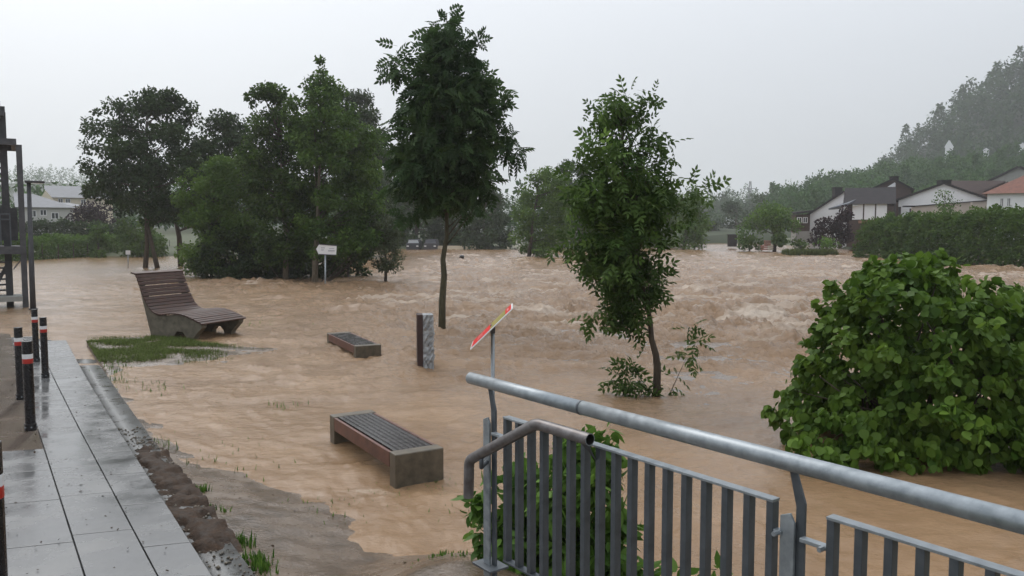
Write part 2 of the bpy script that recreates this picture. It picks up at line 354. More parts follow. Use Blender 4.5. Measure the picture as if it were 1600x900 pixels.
# ------------------------------------------------------------------ ground out to the horizon
def ground_h(x, y):
    z = np.full(np.shape(x), -1.2)
    bank_r = 37 + np.where(y < 74, (74 - y) * .42, (y - 74) * .10)                      # river bank on the hedge side
    z = np.maximum(z, -1.2 + 2.2 * sstep(0, 7, x - bank_r) * sstep(15, 30, y) + .05 * np.clip(x - bank_r - 5, 0, 60))
    z = np.maximum(z, -1.2 + 1.6 * sstep(74, 79, y) * sstep(-20, -25, x) + 0.03 * np.clip(y - 78, 0, 90) * sstep(-20, -25, x))
    z = np.maximum(z, -1.2 + 1.5 * sstep(103, 108, y) * sstep(20, 15, x))
    z = np.maximum(z, -1.2 + 1.6 * sstep(185, 195, y))
    return z + .06 * gnoise(x * .2, y * .2, 31) - .03
gx = np.unique(np.concatenate([np.linspace(-3000, -140, 20), np.linspace(-140, 180, 120), np.linspace(180, 3000, 20)]))
gy = np.unique(np.concatenate([np.linspace(-200, 6, 8), np.linspace(6, 230, 110), np.linspace(230, 4000, 24)]))
GX, GY = np.meshgrid(gx, gy); GZ = ground_h(GX, GY)
idx = np.arange(GX.size).reshape(GX.shape)
GF = np.stack([idx[:-1, :-1], idx[:-1, 1:], idx[1:, 1:], idx[1:, :-1]], -1).reshape(-1, 4)
tag(link('ground', np_mesh('ground', np.stack([GX.ravel(), GY.ravel(), GZ.ravel()], -1), GF, [M['riverbed']], smooth=True)), 'flooded river bed and the meadow banks around it', kind='structure')

# ------------------------------------------------------------------ path, paving, mud bank
PY_ = np.array([-6, 0, 4.4, 8.5, 11.8, 15, 18.7, 26]); PZ_ = np.array([.98, .85, .62, .38, .22, .11, .03, -.25])
def zp(y): return np.interp(y, PY_, PZ_)
def onpath(px, py, dz=0):
    z = .5
    for _ in range(40): p = atz(px, py, z); z = .5 * z + .5 * (float(zp(p[1])) + dz)
    return p
def edge(p, q):                              # x of a paving line as a function of y
    k = (q[0] - p[0]) / (q[1] - p[1]); return lambda y: p[0] + k * (y - p[1])
L0 = edge(onpath(10, 900), onpath(-32, 715)); L1 = edge(onpath(133, 900), onpath(72, 710))
L2 = edge(onpath(247, 900), onpath(90, 603)); L3 = edge(onpath(333, 900), onpath(143, 603))
def L4(y): return L3(y) + .26 + .012 * np.clip(y, 0, 14)
SK = .30                                     # slant of the cross joints
paving = empty('paving', (0, 0, 0)); tag(paving, 'wet grey slab paving running down into the flood', kind='structure')
def quad_slab(name, c4, th, mat, parent, bev=.004):
    mb = MB(); b = [np.array((x, y, z - th)) for x, y, z in c4]
    mb.add([np.array(c) for c in c4] + b, [(0, 1, 2, 3), (7, 6, 5, 4), (0, 4, 5, 1), (1, 5, 6, 2), (2, 6, 7, 3), (3, 7, 4, 0)])
    return mb.build(name, mat, parent, bevel=bev)
pr = random.Random(3)
def lay(La, Lb, y0, y1, step, first):
    y = y0 + first
    ys = [y0]
    while y < y1: ys.append(y); y += step * (1 + pr.uniform(-.03, .03))
    ys.append(y1)
    for a, b in zip(ys[:-1], ys[1:]):
        if b - a < .1: continue
        g = .004; dz = pr.uniform(-.0015, .0015); c4 = []
        for La_, yy, sx in ((La, a + g, 1), (Lb, a + g, -1), (Lb, b - g, -1), (La, b - g, 1)):
            yq = yy + (SK * (Lb(yy) - La(yy)) if sx < 0 else 0)
            c4.append((La_(yq) + sx * g, yq, float(zp(yq)) + dz + pr.uniform(-.001, .001)))
        quad_slab('slab', c4, .07, M['slab'], paving)
lay(L2, L3, 1.5, 17.6, .86, .62); lay(L1, L2, 1.2, 18.4, .88, .2); lay(L0, L1, 1.2, 7.25, .9, .75)
def strip_mesh(La, Lb, y0, y1, dz, n=60, skirt=.25):
    V = []; Fc = []
    for i, y in enumerate(np.linspace(y0, y1, n)):
        xa, xb = float(La(y)), float(Lb(y)); z = float(zp(y)) + dz
        V += [(xa, y, z - skirt), (xa, y, z), (xb, y, z), (xb, y, z - skirt)]
        if i: b = 4 * i; Fc += [(b - 4 + k, b - 3 + k, b + 1 + k, b + k) for k in range(3)]
    return V, [f[::-1] for f in Fc]
def raw(name, V, Fc, mat, label, kind='structure', smooth=False):
    return tag(link(name, np_mesh(name, np.array(V), np.array(Fc), [mat], smooth=smooth)), label, kind=kind)
V, Fc = strip_mesh(lambda y: L0(y) + .02, lambda y: L3(y) - .012, 1.0, 18.6, -.035)
raw('paving_bed', V, Fc, M['joint_and_bore_shade'], 'dark mortar bed under the paving slabs')
V, Fc = strip_mesh(lambda y: L3(y) + .004, L4, 1.5, 15.5, -.11, skirt=.3)
raw('edging_strip', V, Fc, M['strip'], 'wet concrete edging strip one step below the slabs')
V, Fc = strip_mesh(lambda y: -16 - .62 * (y - 5), lambda y: np.where(y < 7.26, L0(y) - .006, L1(y) - .006), 1.0, 19.5, -.004, n=260)
raw('footpath', V, Fc, M['asphalt'], 'wet brown footpath beside the grey slabs')

RA = atz(735, 592, 1.72); RB = atz(1600, 817, 1.72); RT = (RB - RA) / np.linalg.norm(RB - RA)   # handrail line
RN = np.array((-RT[1], RT[0], 0.)); RN = RN if RN[1] > 0 else -RN
def bank_h(x, y):
    s = shore_dist(x, y)
    q = (x - RA[0]) * RN[0] + (y - RA[1]) * RN[1]      # beyond the railing plane
    nearrail = sstep(-1.2, -.1, x)
    k = .17 * (1 - nearrail) + .5 * nearrail
    z = np.where(s > 0, s * k, s * .16)
    z = np.minimum(z, np.where(s > 0, zp(y) - .05 - .11 * (1 - nearrail), 9))
    n = fbm(x * .9, y * .9, 4, 41)
    z = z + (.045 * n - .012) * np.exp(-(s / 1.3) ** 2) * (1 - nearrail) + .012 * fbm(x * 5, y * 5, 3, 44)
    u = (x + 8.0) / 3.2; w = (y - 16.3 + .30 * (x + 7.6)) / 2.5   # grass bank of the lounger
    mound = .12 * sstep(1.2, .25, np.hypot(u, w) + .22 * gnoise(x * .8, y * .8, 45))
    z = np.maximum(z, -.08 + mound * 1.7) if False else z + mound * sstep(-3.5, -.5, s) * 1.0 + np.where(s < -.3, 0, 0)
    z = np.maximum(z, mound - .045 + .02 * n)
    strip = (x < L4(y)) & (x > L3(y) - .3)
    pile = 0 * x if True else sstep(4.2, 5.4, y) * sstep(8.6, 6.8, y) * sstep(-.12, .22, fbm(x * 2.2, y * 2.2, 4, 48) + .12 + .25 * np.sin(y * 2.1))
    z = np.where(strip, np.minimum(z, zp(y) - .24), z)
    z = np.where(strip & (x > L3(y) + .01), np.maximum(z, zp(y) - .24 + .165 * pile + .02 * fbm(x * 6, y * 6, 3, 47) * pile), z)
    z = np.where(x < L3(y), np.minimum(z, zp(y) - .25), z)
    return z
bx = np.linspace(-13, 5, 380); by = np.linspace(1.0, 20.5, 370)
BX, BY = np.meshgrid(bx, by); BZ = bank_h(BX, BY)
idx = np.arange(BX.size).reshape(BX.shape)
BF = np.stack([idx[:-1, :-1], idx[:-1, 1:], idx[1:, 1:], idx[1:, :-1]], -1).reshape(-1, 4)
keep = (BZ.ravel()[BF].max(1) > -.12)
raw('mud_bank', np.stack([BX.ravel(), BY.ravel(), BZ.ravel()], -1), BF[keep], M['mud'], 'wet mud bank washed over by the flood', smooth=True)

# dark soil washed over the edging strip
sy = np.linspace(4.3, 9.2, 170); st = np.linspace(-.02, 1.12, 22); SY, ST = np.meshgrid(sy, st, indexing='ij')
SX = L3(SY) + .012 + (L4(SY) - L3(SY)) * ST
cov = sstep(4.5, 5.1, SY) * sstep(8.9, 7.0, SY) + 1.15 * fbm(SX * 4.2, SY * 4.2, 5, 49) - .30 * sstep(.35, 0, ST) * sstep(5.4, 6.6, SY) - .50 - .35 * np.abs(ST - .55)
SZ = zp(SY) - .125 + .065 * sstep(-.1, .7, cov) + .022 * fbm(SX * 11, SY * 11, 4, 50)
idx = np.arange(SX.size).reshape(SX.shape); SF = np.stack([idx[:-1, :-1], idx[1:, :-1], idx[1:, 1:], idx[:-1, 1:]], -1).reshape(-1, 4)[:, ::-1]
M['soil'] = surf('dark_wet_soil', (.062, .040, .027), (.024, .016, .011), .85, 14, 0, .012, 45, r2=.6, spec=.15)
tag(link('soil', np_mesh('soil', np.stack([SX.ravel(), SY.ravel(), SZ.ravel()], -1), SF[(cov.ravel()[SF].max(1) > -.1)], [M['soil']], smooth=True)), 'dark soil washed over the edging strip beside the slabs', kind='stuff')

# ------------------------------------------------------------------ hills
def hill(name, rows, Y0, Yr, mat, label, xr):
    pts = np.array([(aty(px, py, Yr)[0], aty(px, py, Yr)[2]) for px, py in rows])
    def hz(x, y): return np.interp(x * (Yr / np.maximum(y, 50)) ** .5, pts[:, 0], pts[:, 1]) * sstep(Y0, Yr, y) * (1 - .95 * sstep(Yr + 12, Yr * 1.3, y)) + .6 - 2 * (y < Y0 + 2)
    X, Y = np.meshgrid(np.linspace(*xr, 90), np.concatenate([np.linspace(Y0, Yr, 40), np.linspace(Yr + 10, Yr * 1.6, 12)]))
    Z = hz(X, Y) + 2.0 * gnoise(X * .03, Y * .03, 51)
    ii = np.arange(X.size).reshape(X.shape); Fq = np.stack([ii[:-1, :-1], ii[:-1, 1:], ii[1:, 1:], ii[1:, :-1]], -1).reshape(-1, 4)
    raw(name, np.stack([X.ravel(), Y.ravel(), Z.ravel()], -1), Fq, mat, label, smooth=True)
    return hz
hz1 = hill('hill', [(900, 362), (1120, 352), (1200, 340), (1290, 318), (1380, 302), (1500, 285), (1700, 275), (2100, 265)], 150, 270, M['hill'], 'low wooded hill behind the white houses', (10, 330))
hz2 = hill('hill_ridge', [(1000, 362), (1330, 362), (1365, 335), (1385, 290), (1420, 250), (1450, 226), (1500, 192), (1550, 160), (1600, 130), (1700, 90), (1900, 40), (2300, 20)], 270, 430, M['hill'], 'steep wooded ridge rising behind the houses', (90, 620))
hz3 = hill('hill_distant', [(-900, 262), (-300, 285), (0, 292), (100, 288), (180, 300), (400, 330), (700, 335), (1000, 330), (1150, 322), (1250, 330), (1500, 362)], 330, 620, M['hill'], 'pale distant hills behind the park', (-720, 220))

# ------------------------------------------------------------------ foliage
def unit(v): return v / (np.linalg.norm(v, axis=-1, keepdims=True) + 1e-9)
def leaf_frames(n, out, droop, rg, upb=.5):
    a = unit(out * .6 + rg.normal(size=(n, 3)) * .55 + np.array((0, 0, -droop)))
    nr = rg.normal(size=(n, 3)) * .6 + out * .45 + np.array((0, 0, upb))
    nr = unit(nr - a * (nr * a).sum(1, keepdims=True))
    return np.stack([a, np.cross(nr, a), nr], -1)      # columns: along, side, normal
def scatter(T, TF, pos, Rm, size, tint):
    n = len(pos); k = len(T)
    V = np.einsum('nij,kj->nki', Rm, T) * size[:, None, None] + pos[:, None, :]
    Fq = (np.asarray(TF)[None] + (np.arange(n) * k)[:, None, None]).reshape(-1, len(TF[0]))
    return V.reshape(-1, 3), Fq, np.repeat(tint, k)
DIAMOND = (np.array([(0, 0, 0), (.45, .32, .03), (1, 0, -.06), (.45, -.32, .03)], float), [(0, 3, 2, 1)])
def round_leaf():
    v = [(0, 0, 0)]; pts = [(.02, .18), (.25, .46), (.58, .44), (.84, .22), (1.04, 0)]
    L_ = [(x, y, .10 * y - .10 * x * x) for x, y in pts]; Rr = [(x, -y, .10 * y - .10 * x * x) for x, y in pts[:-1]]
    v += L_ + Rr[::-1] + [(.35, 0, -.03), (.7, 0, -.07)]
    # 0 base, 1..5 left to tip, 6..9 right from tip, 10,11 midrib
    f = [(0, 10, 2, 1), (10, 11, 3, 2), (11, 5, 4, 3), (0, 9, 8, 10), (10, 8, 7, 11), (11, 7, 6, 5)]
    return np.array(v, float) - 0, [q[::-1] for q in f]
ROUND = round_leaf()
def pinnate(pairs=4, ll=.40, lw=.085):
    V = []; Fq = []
    def leaflet(p, d, l, w):
        d = np.array(d, float); d /= np.linalg.norm(d); s = np.cross((0, 0, 1.), d); s /= np.linalg.norm(s); b = len(V)
        V.extend([p, p + d * l + (0, 0, -.06), p + d * l * .3 + s * w + (0, 0, .02), p + d * l * .68 + s * w * .8, p + d * l * .3 - s * w + (0, 0, .02), p + d * l * .68 - s * w * .8])
        Fq.extend([(b, b + 1, b + 3, b + 2), (b, b + 4, b + 5, b + 1)])
    for i in range(pairs):
        t = .28 + .56 * i / max(pairs - 1, 1); z = -.22 * t * t
        for s in (-1, 1): leaflet(np.array((t, 0, z)), (.55, s * .9, -.22), ll * (1 - .1 * abs(i - 1)), lw)
    leaflet(np.array((.92, 0, -.19)), (1, 0, -.35), ll * .95, lw)
    b = len(V); V.extend([np.array(q) for q in ((0, .008, 0), (0, -.008, 0), (.94, -.006, -.2), (.94, .006, -.2))]); Fq.append((b, b + 1, b + 2, b + 3))
    return np.array(V), Fq
PINNATE = pinnate()
PINN5 = pinnate(3, .36, .075)

def rows_at(rows, py):
    r = np.array(rows, float); return np.interp(py, r[:, 0], r[:, 1]), np.interp(py, r[:, 0], r[:, 2])
def sample_env(rows, n, rg, Y, depth=1.0, edge_bias=0.5, power=None):
    """points through the crown volume outlined by rows (py, x0, x1) at distance Y; returns px-space and offsets"""
    r = np.array(rows, float); ys = np.linspace(r[0, 0], r[-1, 0], 200); a, b = rows_at(rows, ys); w = np.maximum(b - a, 1)
    py = np.interp(rg.random(n), np.cumsum(w) / w.sum(), ys); a, b = rows_at(rows, py)
    th = rg.random(n) * 2 * math.pi; rr = rg.random(n) ** edge_bias
    px = (a + b) / 2 + (b - a) / 2 * rr * np.cos(th); dy = (b - a) / 2 * rr * np.sin(th) * depth * Y / F
    return px, py, dy
def px_pts(px, py, Y):
    d = FW[None] + np.array((1., 0, 0))[None] * ((px - 800) / F)[:, None] + UPV[None] * ((450 - py) / F)[:, None]
    return np.array((0, 0, CZ)) + d * (Y / d[:, 1])[:, None]

def make_leaves(rows, Y, n_clump, n_leaf, size_px, rg, depth=1.0, crad_px=16, templ=DIAMOND, droop=.25, jit=.35, edge_bias=.5, flat=.8, extra=None, upb=.5, thin=None):
    px, py, dy = sample_env(rows, n_clump, rg, Y, depth, edge_bias)
    C = px_pts(px, py, Y); C[:, 1] += dy
    xa, xb = rows_at(rows, py); cr = np.minimum(crad_px * rg.uniform(.6, 1.35, n_clump), (xb - xa) * .3 + 3) * Y / F
    if extra is not None:
        for e_ in extra:
            C = np.vstack([C, aty(e_[0], e_[1], e_[3] if len(e_) > 3 else Y)[None]]); cr = np.append(cr, e_[2] * Y / F)
    w = cr ** 2
    if extra is not None: w[-len(extra):] *= 1.8
    if thin: w = w * np.where(C[:, 2] > aty(800, thin[0], Y)[2], thin[1], 1.0)
    ci = rg.choice(len(C), n_leaf, p=w / w.sum())
    d = unit(rg.normal(size=(n_leaf, 3))); u = rg.random(n_leaf) ** .45
    pos = C[ci] + d * (cr[ci] * u)[:, None] * np.array((1, 1, flat))
    Rm = leaf_frames(n_leaf, d, droop, rg, upb)
    size = size_px * Y / F * rg.uniform(1 - jit, 1 + jit, n_leaf)
    ctint = rg.random(len(C))
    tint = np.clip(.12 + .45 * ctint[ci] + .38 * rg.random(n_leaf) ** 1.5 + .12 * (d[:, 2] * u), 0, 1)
    return C, cr, pos, Rm, size, tint
def woody(trunk_path, trunk_r, C, rg, n_br, r_br, mat, root, off, sides=8, up=.35):
    mb = MB(off); mb.tube(trunk_path, trunk_r, sides)
    t = mb.build('trunk', mat, root, smooth=True)
    P = np.array(trunk_path)
    mb = MB(off)
    for k in rg.choice(len(C), min(n_br, len(C)), replace=False):
        c = C[k]; hz_ = np.hypot(*(P[:, :2] - c[:2]).T)
        zt = c[2] - up * np.min(hz_) - .15 * (P[-1, 2] - P[0, 2]) * rg.random()
        zt = np.clip(zt, P[0, 2] + .3 * (P[-1, 2] - P[0, 2]), P[-1, 2])
        b = np.array([np.interp(zt, P[:, 2], P[:, i]) for i in range(3)])
        if c[2] < P[0, 2] + .5 + .22 * (P[-1, 2] - P[0, 2] - .5): b = P[0] + rg.normal(size=3) * .03
        m = (b + c) / 2 + np.array((0, 0, -.06 * np.linalg.norm(c - b))) + rg.normal(size=3) * .03 * np.linalg.norm(c - b)
        q = b * .25 + m * .5 + c * .25
        mb.tube([b, (b + q) / 2 + (0, 0, -.01), q, c], [r_br, r_br * .75, r_br * .5, r_br * .15], 5)
    mb.build('limb', M['bark'] if mat is not M['bark_green'] else mat, root, smooth=True)['kind'] = 'stuff'
    return t
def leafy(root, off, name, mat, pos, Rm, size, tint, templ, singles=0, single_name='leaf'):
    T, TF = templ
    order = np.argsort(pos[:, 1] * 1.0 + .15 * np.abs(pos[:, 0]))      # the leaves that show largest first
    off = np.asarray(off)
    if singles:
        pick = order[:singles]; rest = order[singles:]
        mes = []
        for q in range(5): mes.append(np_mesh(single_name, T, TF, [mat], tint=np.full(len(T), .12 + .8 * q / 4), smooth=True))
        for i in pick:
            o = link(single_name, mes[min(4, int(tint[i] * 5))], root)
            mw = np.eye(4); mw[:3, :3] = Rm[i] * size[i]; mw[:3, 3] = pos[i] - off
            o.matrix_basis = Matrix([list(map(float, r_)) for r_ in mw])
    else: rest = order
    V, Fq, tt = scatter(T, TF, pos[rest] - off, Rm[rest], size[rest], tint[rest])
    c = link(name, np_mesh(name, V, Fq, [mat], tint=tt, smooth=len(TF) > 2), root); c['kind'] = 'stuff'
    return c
def tree(name, label, cat, base_px, rows, Y, mat, bark, trunk_px, n_clump=None, dens=7.5, leaf_px=5.0, crad=17, seed=1, group=None, depth=.9, templ=DIAMOND,
         stems=None, extra=None, n_br=26, base_z=None, droop=.25, singles=0, n_leaf=None, edge_bias=.5, r_br=None, jit=.35, trunk_top=None, thin=None):
    rg = np.random.default_rng(seed)
    b = aty(base_px[0], base_px[1], Y)
    if base_z is not None: b[2] = base_z
    r = np.array(rows, float); area = np.trapezoid(r[:, 2] - r[:, 1], r[:, 0]) if hasattr(np, 'trapezoid') else np.trapz(r[:, 2] - r[:, 1], r[:, 0])
    nc = n_clump or max(12, int(area / crad ** 2 * 1.25))
    nl = n_leaf or int(area * dens / (leaf_px ** 2 * .32))
    C, cr, pos, Rm, size, tint = make_leaves(rows, Y, nc, nl, leaf_px, rg, depth, crad, templ, droop, jit, edge_bias, extra=extra, thin=thin)
    ok = pos[:, 2] > .03; pos, Rm, size, tint = pos[ok], Rm[ok], size[ok], tint[ok]
    root = empty(name, b, label, cat, group)
    s = Y / F
    if trunk_top is None:
        ty = r[0, 0] + .28 * (r[-1, 0] - r[0, 0]); xa, xb = rows_at(rows, ty); trunk_top = ((xa + xb) / 2 * .6 + base_px[0] * .4, ty)
    path_px = stems or [[(base_px[0], base_px[1]), (base_px[0] * .75 + trunk_top[0] * .25 + 2, base_px[1] * .65 + trunk_top[1] * .35), (base_px[0] * .35 + trunk_top[0] * .65 - 2, base_px[1] * .35 + trunk_top[1] * .65), trunk_top]]
    first = True
    for st in path_px:
        pth = [aty(x, y, Y) for x, y in st]; pth[0] = pth[0] + np.array((0, 0, -.5))
        n = len(pth); rr = [trunk_px * s * (1.12 - 1.0 * i / (n - 1)) / 2 for i in range(n)]
        if first: woody(pth, rr, C, rg, n_br, r_br or trunk_px * s * .16, bark, root, b); first = False
        else: MB(b).tube(pth, rr, 8).build('trunk', bark, root, smooth=True)
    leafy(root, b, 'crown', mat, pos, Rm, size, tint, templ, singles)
    return root
# ------------------------------------------------------------------ galvanised railing
rail = empty('railing', (float(RA[0]), float(RA[1]), .76), 'galvanised steel railing with flat balusters at the top of the bank', 'railing')
RO = np.array((float(RA[0]), float(RA[1]), .76))
def onrail(px, py, z):                        # distance along the rail line of a photo pixel at level z
    p = atz(px, py, z); return float((p - RA) @ RT)
def RP(t, z, n=0.0): return RA * np.array((1, 1, 0)) + RT * t * np.array((1, 1, 0)) + np.array((0, 0, z)) + RN * n
t_end = onrail(1600, 817, 1.72) + 1.3
kink = onrail(911, 637, 1.72)
MB(RO).tube([RP(0, 1.725), RP(kink * .5, 1.722), RP(kink - .004, 1.72)], .0305, 20).build('handrail', M['galv'], rail, smooth=True)
MB(RO).tube([RP(kink - .004, 1.721), RP(kink + .8, 1.72), RP(t_end, 1.72)], .0312, 20).build('handrail', M['galv'], rail, smooth=True)
MB(RO).tube([RP(kink - .007, 1.7205), RP(kink + .005, 1.7205)], .0328, 20).build('weld_seam', M['galv_dark'], rail, smooth=True)
def rail_post(t0):
    P2 = [(-.014, 1.70), (.012, 1.70), (.052, 1.585), (.052, .70), (.018, .70), (.018, 1.57)]
    MB(RO).prism([RP(t0 + a, z, .012) for a, z in P2], RN * .012).build('post', M['galv_dark'], rail, bevel=.002)
    P3 = [(-.030, .70), (.024, .70), (.024, 1.515), (.006, 1.545), (-.030, 1.53)]
    MB(RO).prism([RP(t0 + a, z, -.006) for a, z in P3], RN * .012).build('post_plate', M['galv'], rail, bevel=.002)
    MB(RO).box(RP(t0 + .01, .765, .01), (.16, .12, .012), ax=RT).build('base_plate', M['galv_dark'], rail, bevel=.002)
    return t0
tp1 = rail_post(onrail(765, 604, 1.70) + .005); tp2 = rail_post(onrail(1222, 735, 1.70))
tp3 = tp2 + (tp2 - tp1)
rail_post(tp3)
def panel(ta, tb, n, z1=1.58, z0=.84):
    MB(RO).box(RP((ta + tb) / 2, z1 - .005), (tb - ta, .042, .010), ax=RT).build('top_bar', M['galv'], rail, bevel=.0015)
    MB(RO).box(RP((ta + tb) / 2, z0 + .005), (tb - ta, .042, .010), ax=RT).build('bottom_bar', M['galv_dark'], rail, bevel=.0015)
    src = None
    for k in range(n):
        t = ta + .014 + (tb - ta - .028) * k / (n - 1); c = RP(t, 0) - RO * np.array((1, 1, 0))
        if src is None:
            mb = MB(); mb.box((0, 0, (z0 + z1) / 2 - RO[2]), (.012 if False else .027, .036, z1 - z0 - .021), ax=RT)
            src = mb.build('baluster', M['galv_dark'], rail, bevel=.0015); o = src
        else:
            o = src.copy(); COL.objects.link(o); o.parent = rail
        o.location = (c[0], c[1], 0)
ta1, tb1 = onrail(790, 650, 1.58), onrail(1202, 783, 1.58)
panel(ta1, tb1, 17)
ta2 = onrail(1280, 811, 1.58); panel(ta2, ta2 + (tb1 - ta1), 17)
for (a, b) in ((tb1 - .002, tp2 - .02), (tp2 + .05, ta2 + .002), (tp1 + .05, ta1 + .002)):
    MB(RO).box(RP((a + b) / 2, 1.47), (b - a, .03, .014), ax=RT).build('bracket', M['galv'], rail, bevel=.002)
    MB(RO).tube([RP(b - .012, 1.47, -.04), RP(b - .012, 1.47, .02)], .009, 6).build('bolt', M['galv'], rail)
# short stair handrail with an open end, fixed in front of the balusters
E0 = atz(922, 687, 1.63); E1 = atz(838, 662, 1.63); E2 = aty(733, 719, 4.0); E3 = aty(732, 777, 4.0)
sh = empty('stair_handrail', E3, 'short bent steel tube handrail with an open dark end beside the balusters', 'handrail')
pth = bend([E0, E1, E2, E3], .035, 6)
mb = MB(E3); mb.tube(pth, .0265, 18, cap=False)
inn = [pth[0] + (pth[1] - pth[0]) * 0, pth[0] + (pth[1] - pth[0]) * .6]
mb.build('tube', M['pipe_dark'], sh, smooth=True)
d0 = (pth[1] - pth[0]) / np.linalg.norm(pth[1] - pth[0])
mb = MB(E3); mb.tube([pth[0] + d0 * .12, pth[0] + d0 * .001], .0235, 18, cap=False); mb.build('tube_bore', M['joint_and_bore_shade'], sh, smooth=True)  # near-black bore colour stands in for the shade inside the hollow tube
u_ = np.cross(d0, (0, 0, 1.)); u_ /= np.linalg.norm(u_); w_ = np.cross(d0, u_); n = 18
ringv = [pth[0] + (u_ * math.cos(2 * math.pi * k / n) + w_ * math.sin(2 * math.pi * k / n)) * r_ for r_ in (.0265, .0235) for k in range(n)]
MB(E3).add(ringv, [(k, (k + 1) % n, n + (k + 1) % n, n + k) for k in range(n)]).build('tube_rim', M['galv'], sh)
q = pth[0] + d0 * .06
MB(E3).prism([q + (0, 0, -.02), q - d0 * .05 + (0, 0, -.02), q - d0 * .0 + RN * .10 + (0, 0, -.13), q + d0 * .03 + RN * .10 + (0, 0, -.11)], d0 * .01 + np.array((0, 0, .012))).build('bracket', M['galv_dark'], sh)
q = E2 * .8 + E1 * .2
pb = RP(tp1, 0); pb = np.array((pb[0], pb[1], q[2] - .08))
MB(E3).tube([q + (0, 0, -.02), q + (0, 0, -.07), pb], .011, 8).build('bracket', M['galv_dark'], sh, smooth=True)

# ------------------------------------------------------------------ bollards
def bollard(px, py, label, h=.95, z=None):
    p = onpath(px, py); root = empty('bollard', p, label, 'bollard', 'striped bollards along the footpath'); r = .050
    def ring(nm, a, b, rr, m): MB(p).tube([p + (0, 0, a), p + (0, 0, b)], rr, 20).build(nm, M[m], root, smooth=False, bevel=.003)
    ring('post', 0, h - .235, r, 'black_metal'); ring('red_band', h - .235, h - .185, r + .001, 'red_band'); ring('white_band', h - .185, h - .135, r + .001, 'white_band')
    ring('cap', h - .135, h, r, 'black_metal'); ring('foot_collar', 0, .075, r + .008, 'black_metal')
    for a in (-1.9, -.9, .3): MB(p).tube([p + np.array((math.cos(a), math.sin(a), 0)) * .055 + (0, 0, .04), p + np.array((math.cos(a), math.sin(a), 0)) * .066 + (0, 0, .04)], .008, 6).build('bolt', M['galv'], root)
bollard(48, 672, 'black bollard with white and red band, tallest whole one, nearest the camera')
bollard(33, 624, 'black striped bollard directly behind the tallest one, cut close to the picture edge')
bollard(71, 590, 'black striped bollard standing nearest the grey slabs')
bollard(57, 565, 'farthest black striped bollard, below the lamp post')
bollard(-3, 1040, 'black striped bollard cut off by the lower picture edge')

# ------------------------------------------------------------------ benches
def bench(corner, axis_deg, zt, L, W, label):
    a = R(axis_deg); A = np.array((-math.sin(a), math.cos(a), 0)); S = np.array((math.cos(a), math.sin(a), 0))
    O = np.array(corner, float); root = empty('park_bench', O * np.array((1, 1, 0)), label, 'bench', 'slatted benches with concrete end blocks'); off = O * np.array((1, 1, 0))
    bt = .16
    for t in (0, L - bt): MB(off).box(O + A * (t + bt / 2) + S * W / 2 + (0, 0, -.30), (W, bt, .6), ax=S).build('end_block', M['concrete_bench'], root, bevel=.012)
    ns = 7; sw = (W - .10) / ns
    for k in range(ns):
        MB(off).box(O + A * L / 2 + S * (.05 + sw * (k + .5)) + (0, 0, -.022), (sw - .014, L - 2 * bt - .01, .035), ax=S).build('slat', M['slat_dark'], root, bevel=.004)
    for q in (.018, W - .018):
        MB(off).box(O + A * L / 2 + S * q + (0, 0, -.085), (.034, L - 2 * bt - .012, .15), ax=S).build('side_beam', M['slat_red'], root, bevel=.004)
    for t in (.3, .7): MB(off).box(O + A * L * t + S * W / 2 + (0, 0, -.075), (W - .09, .05, .06), ax=S).build('cross_bar', M['steel_dark'], root)
bench(atz(618, 711, .33), 31, .33, 2.0, .52, 'near slatted bench with wet reddish side beam standing in the flood')
bench(atz(556, 541, .23), 27, .23, 2.3, .52, 'far low slatted bench, more deeply flooded, left of the stone post')

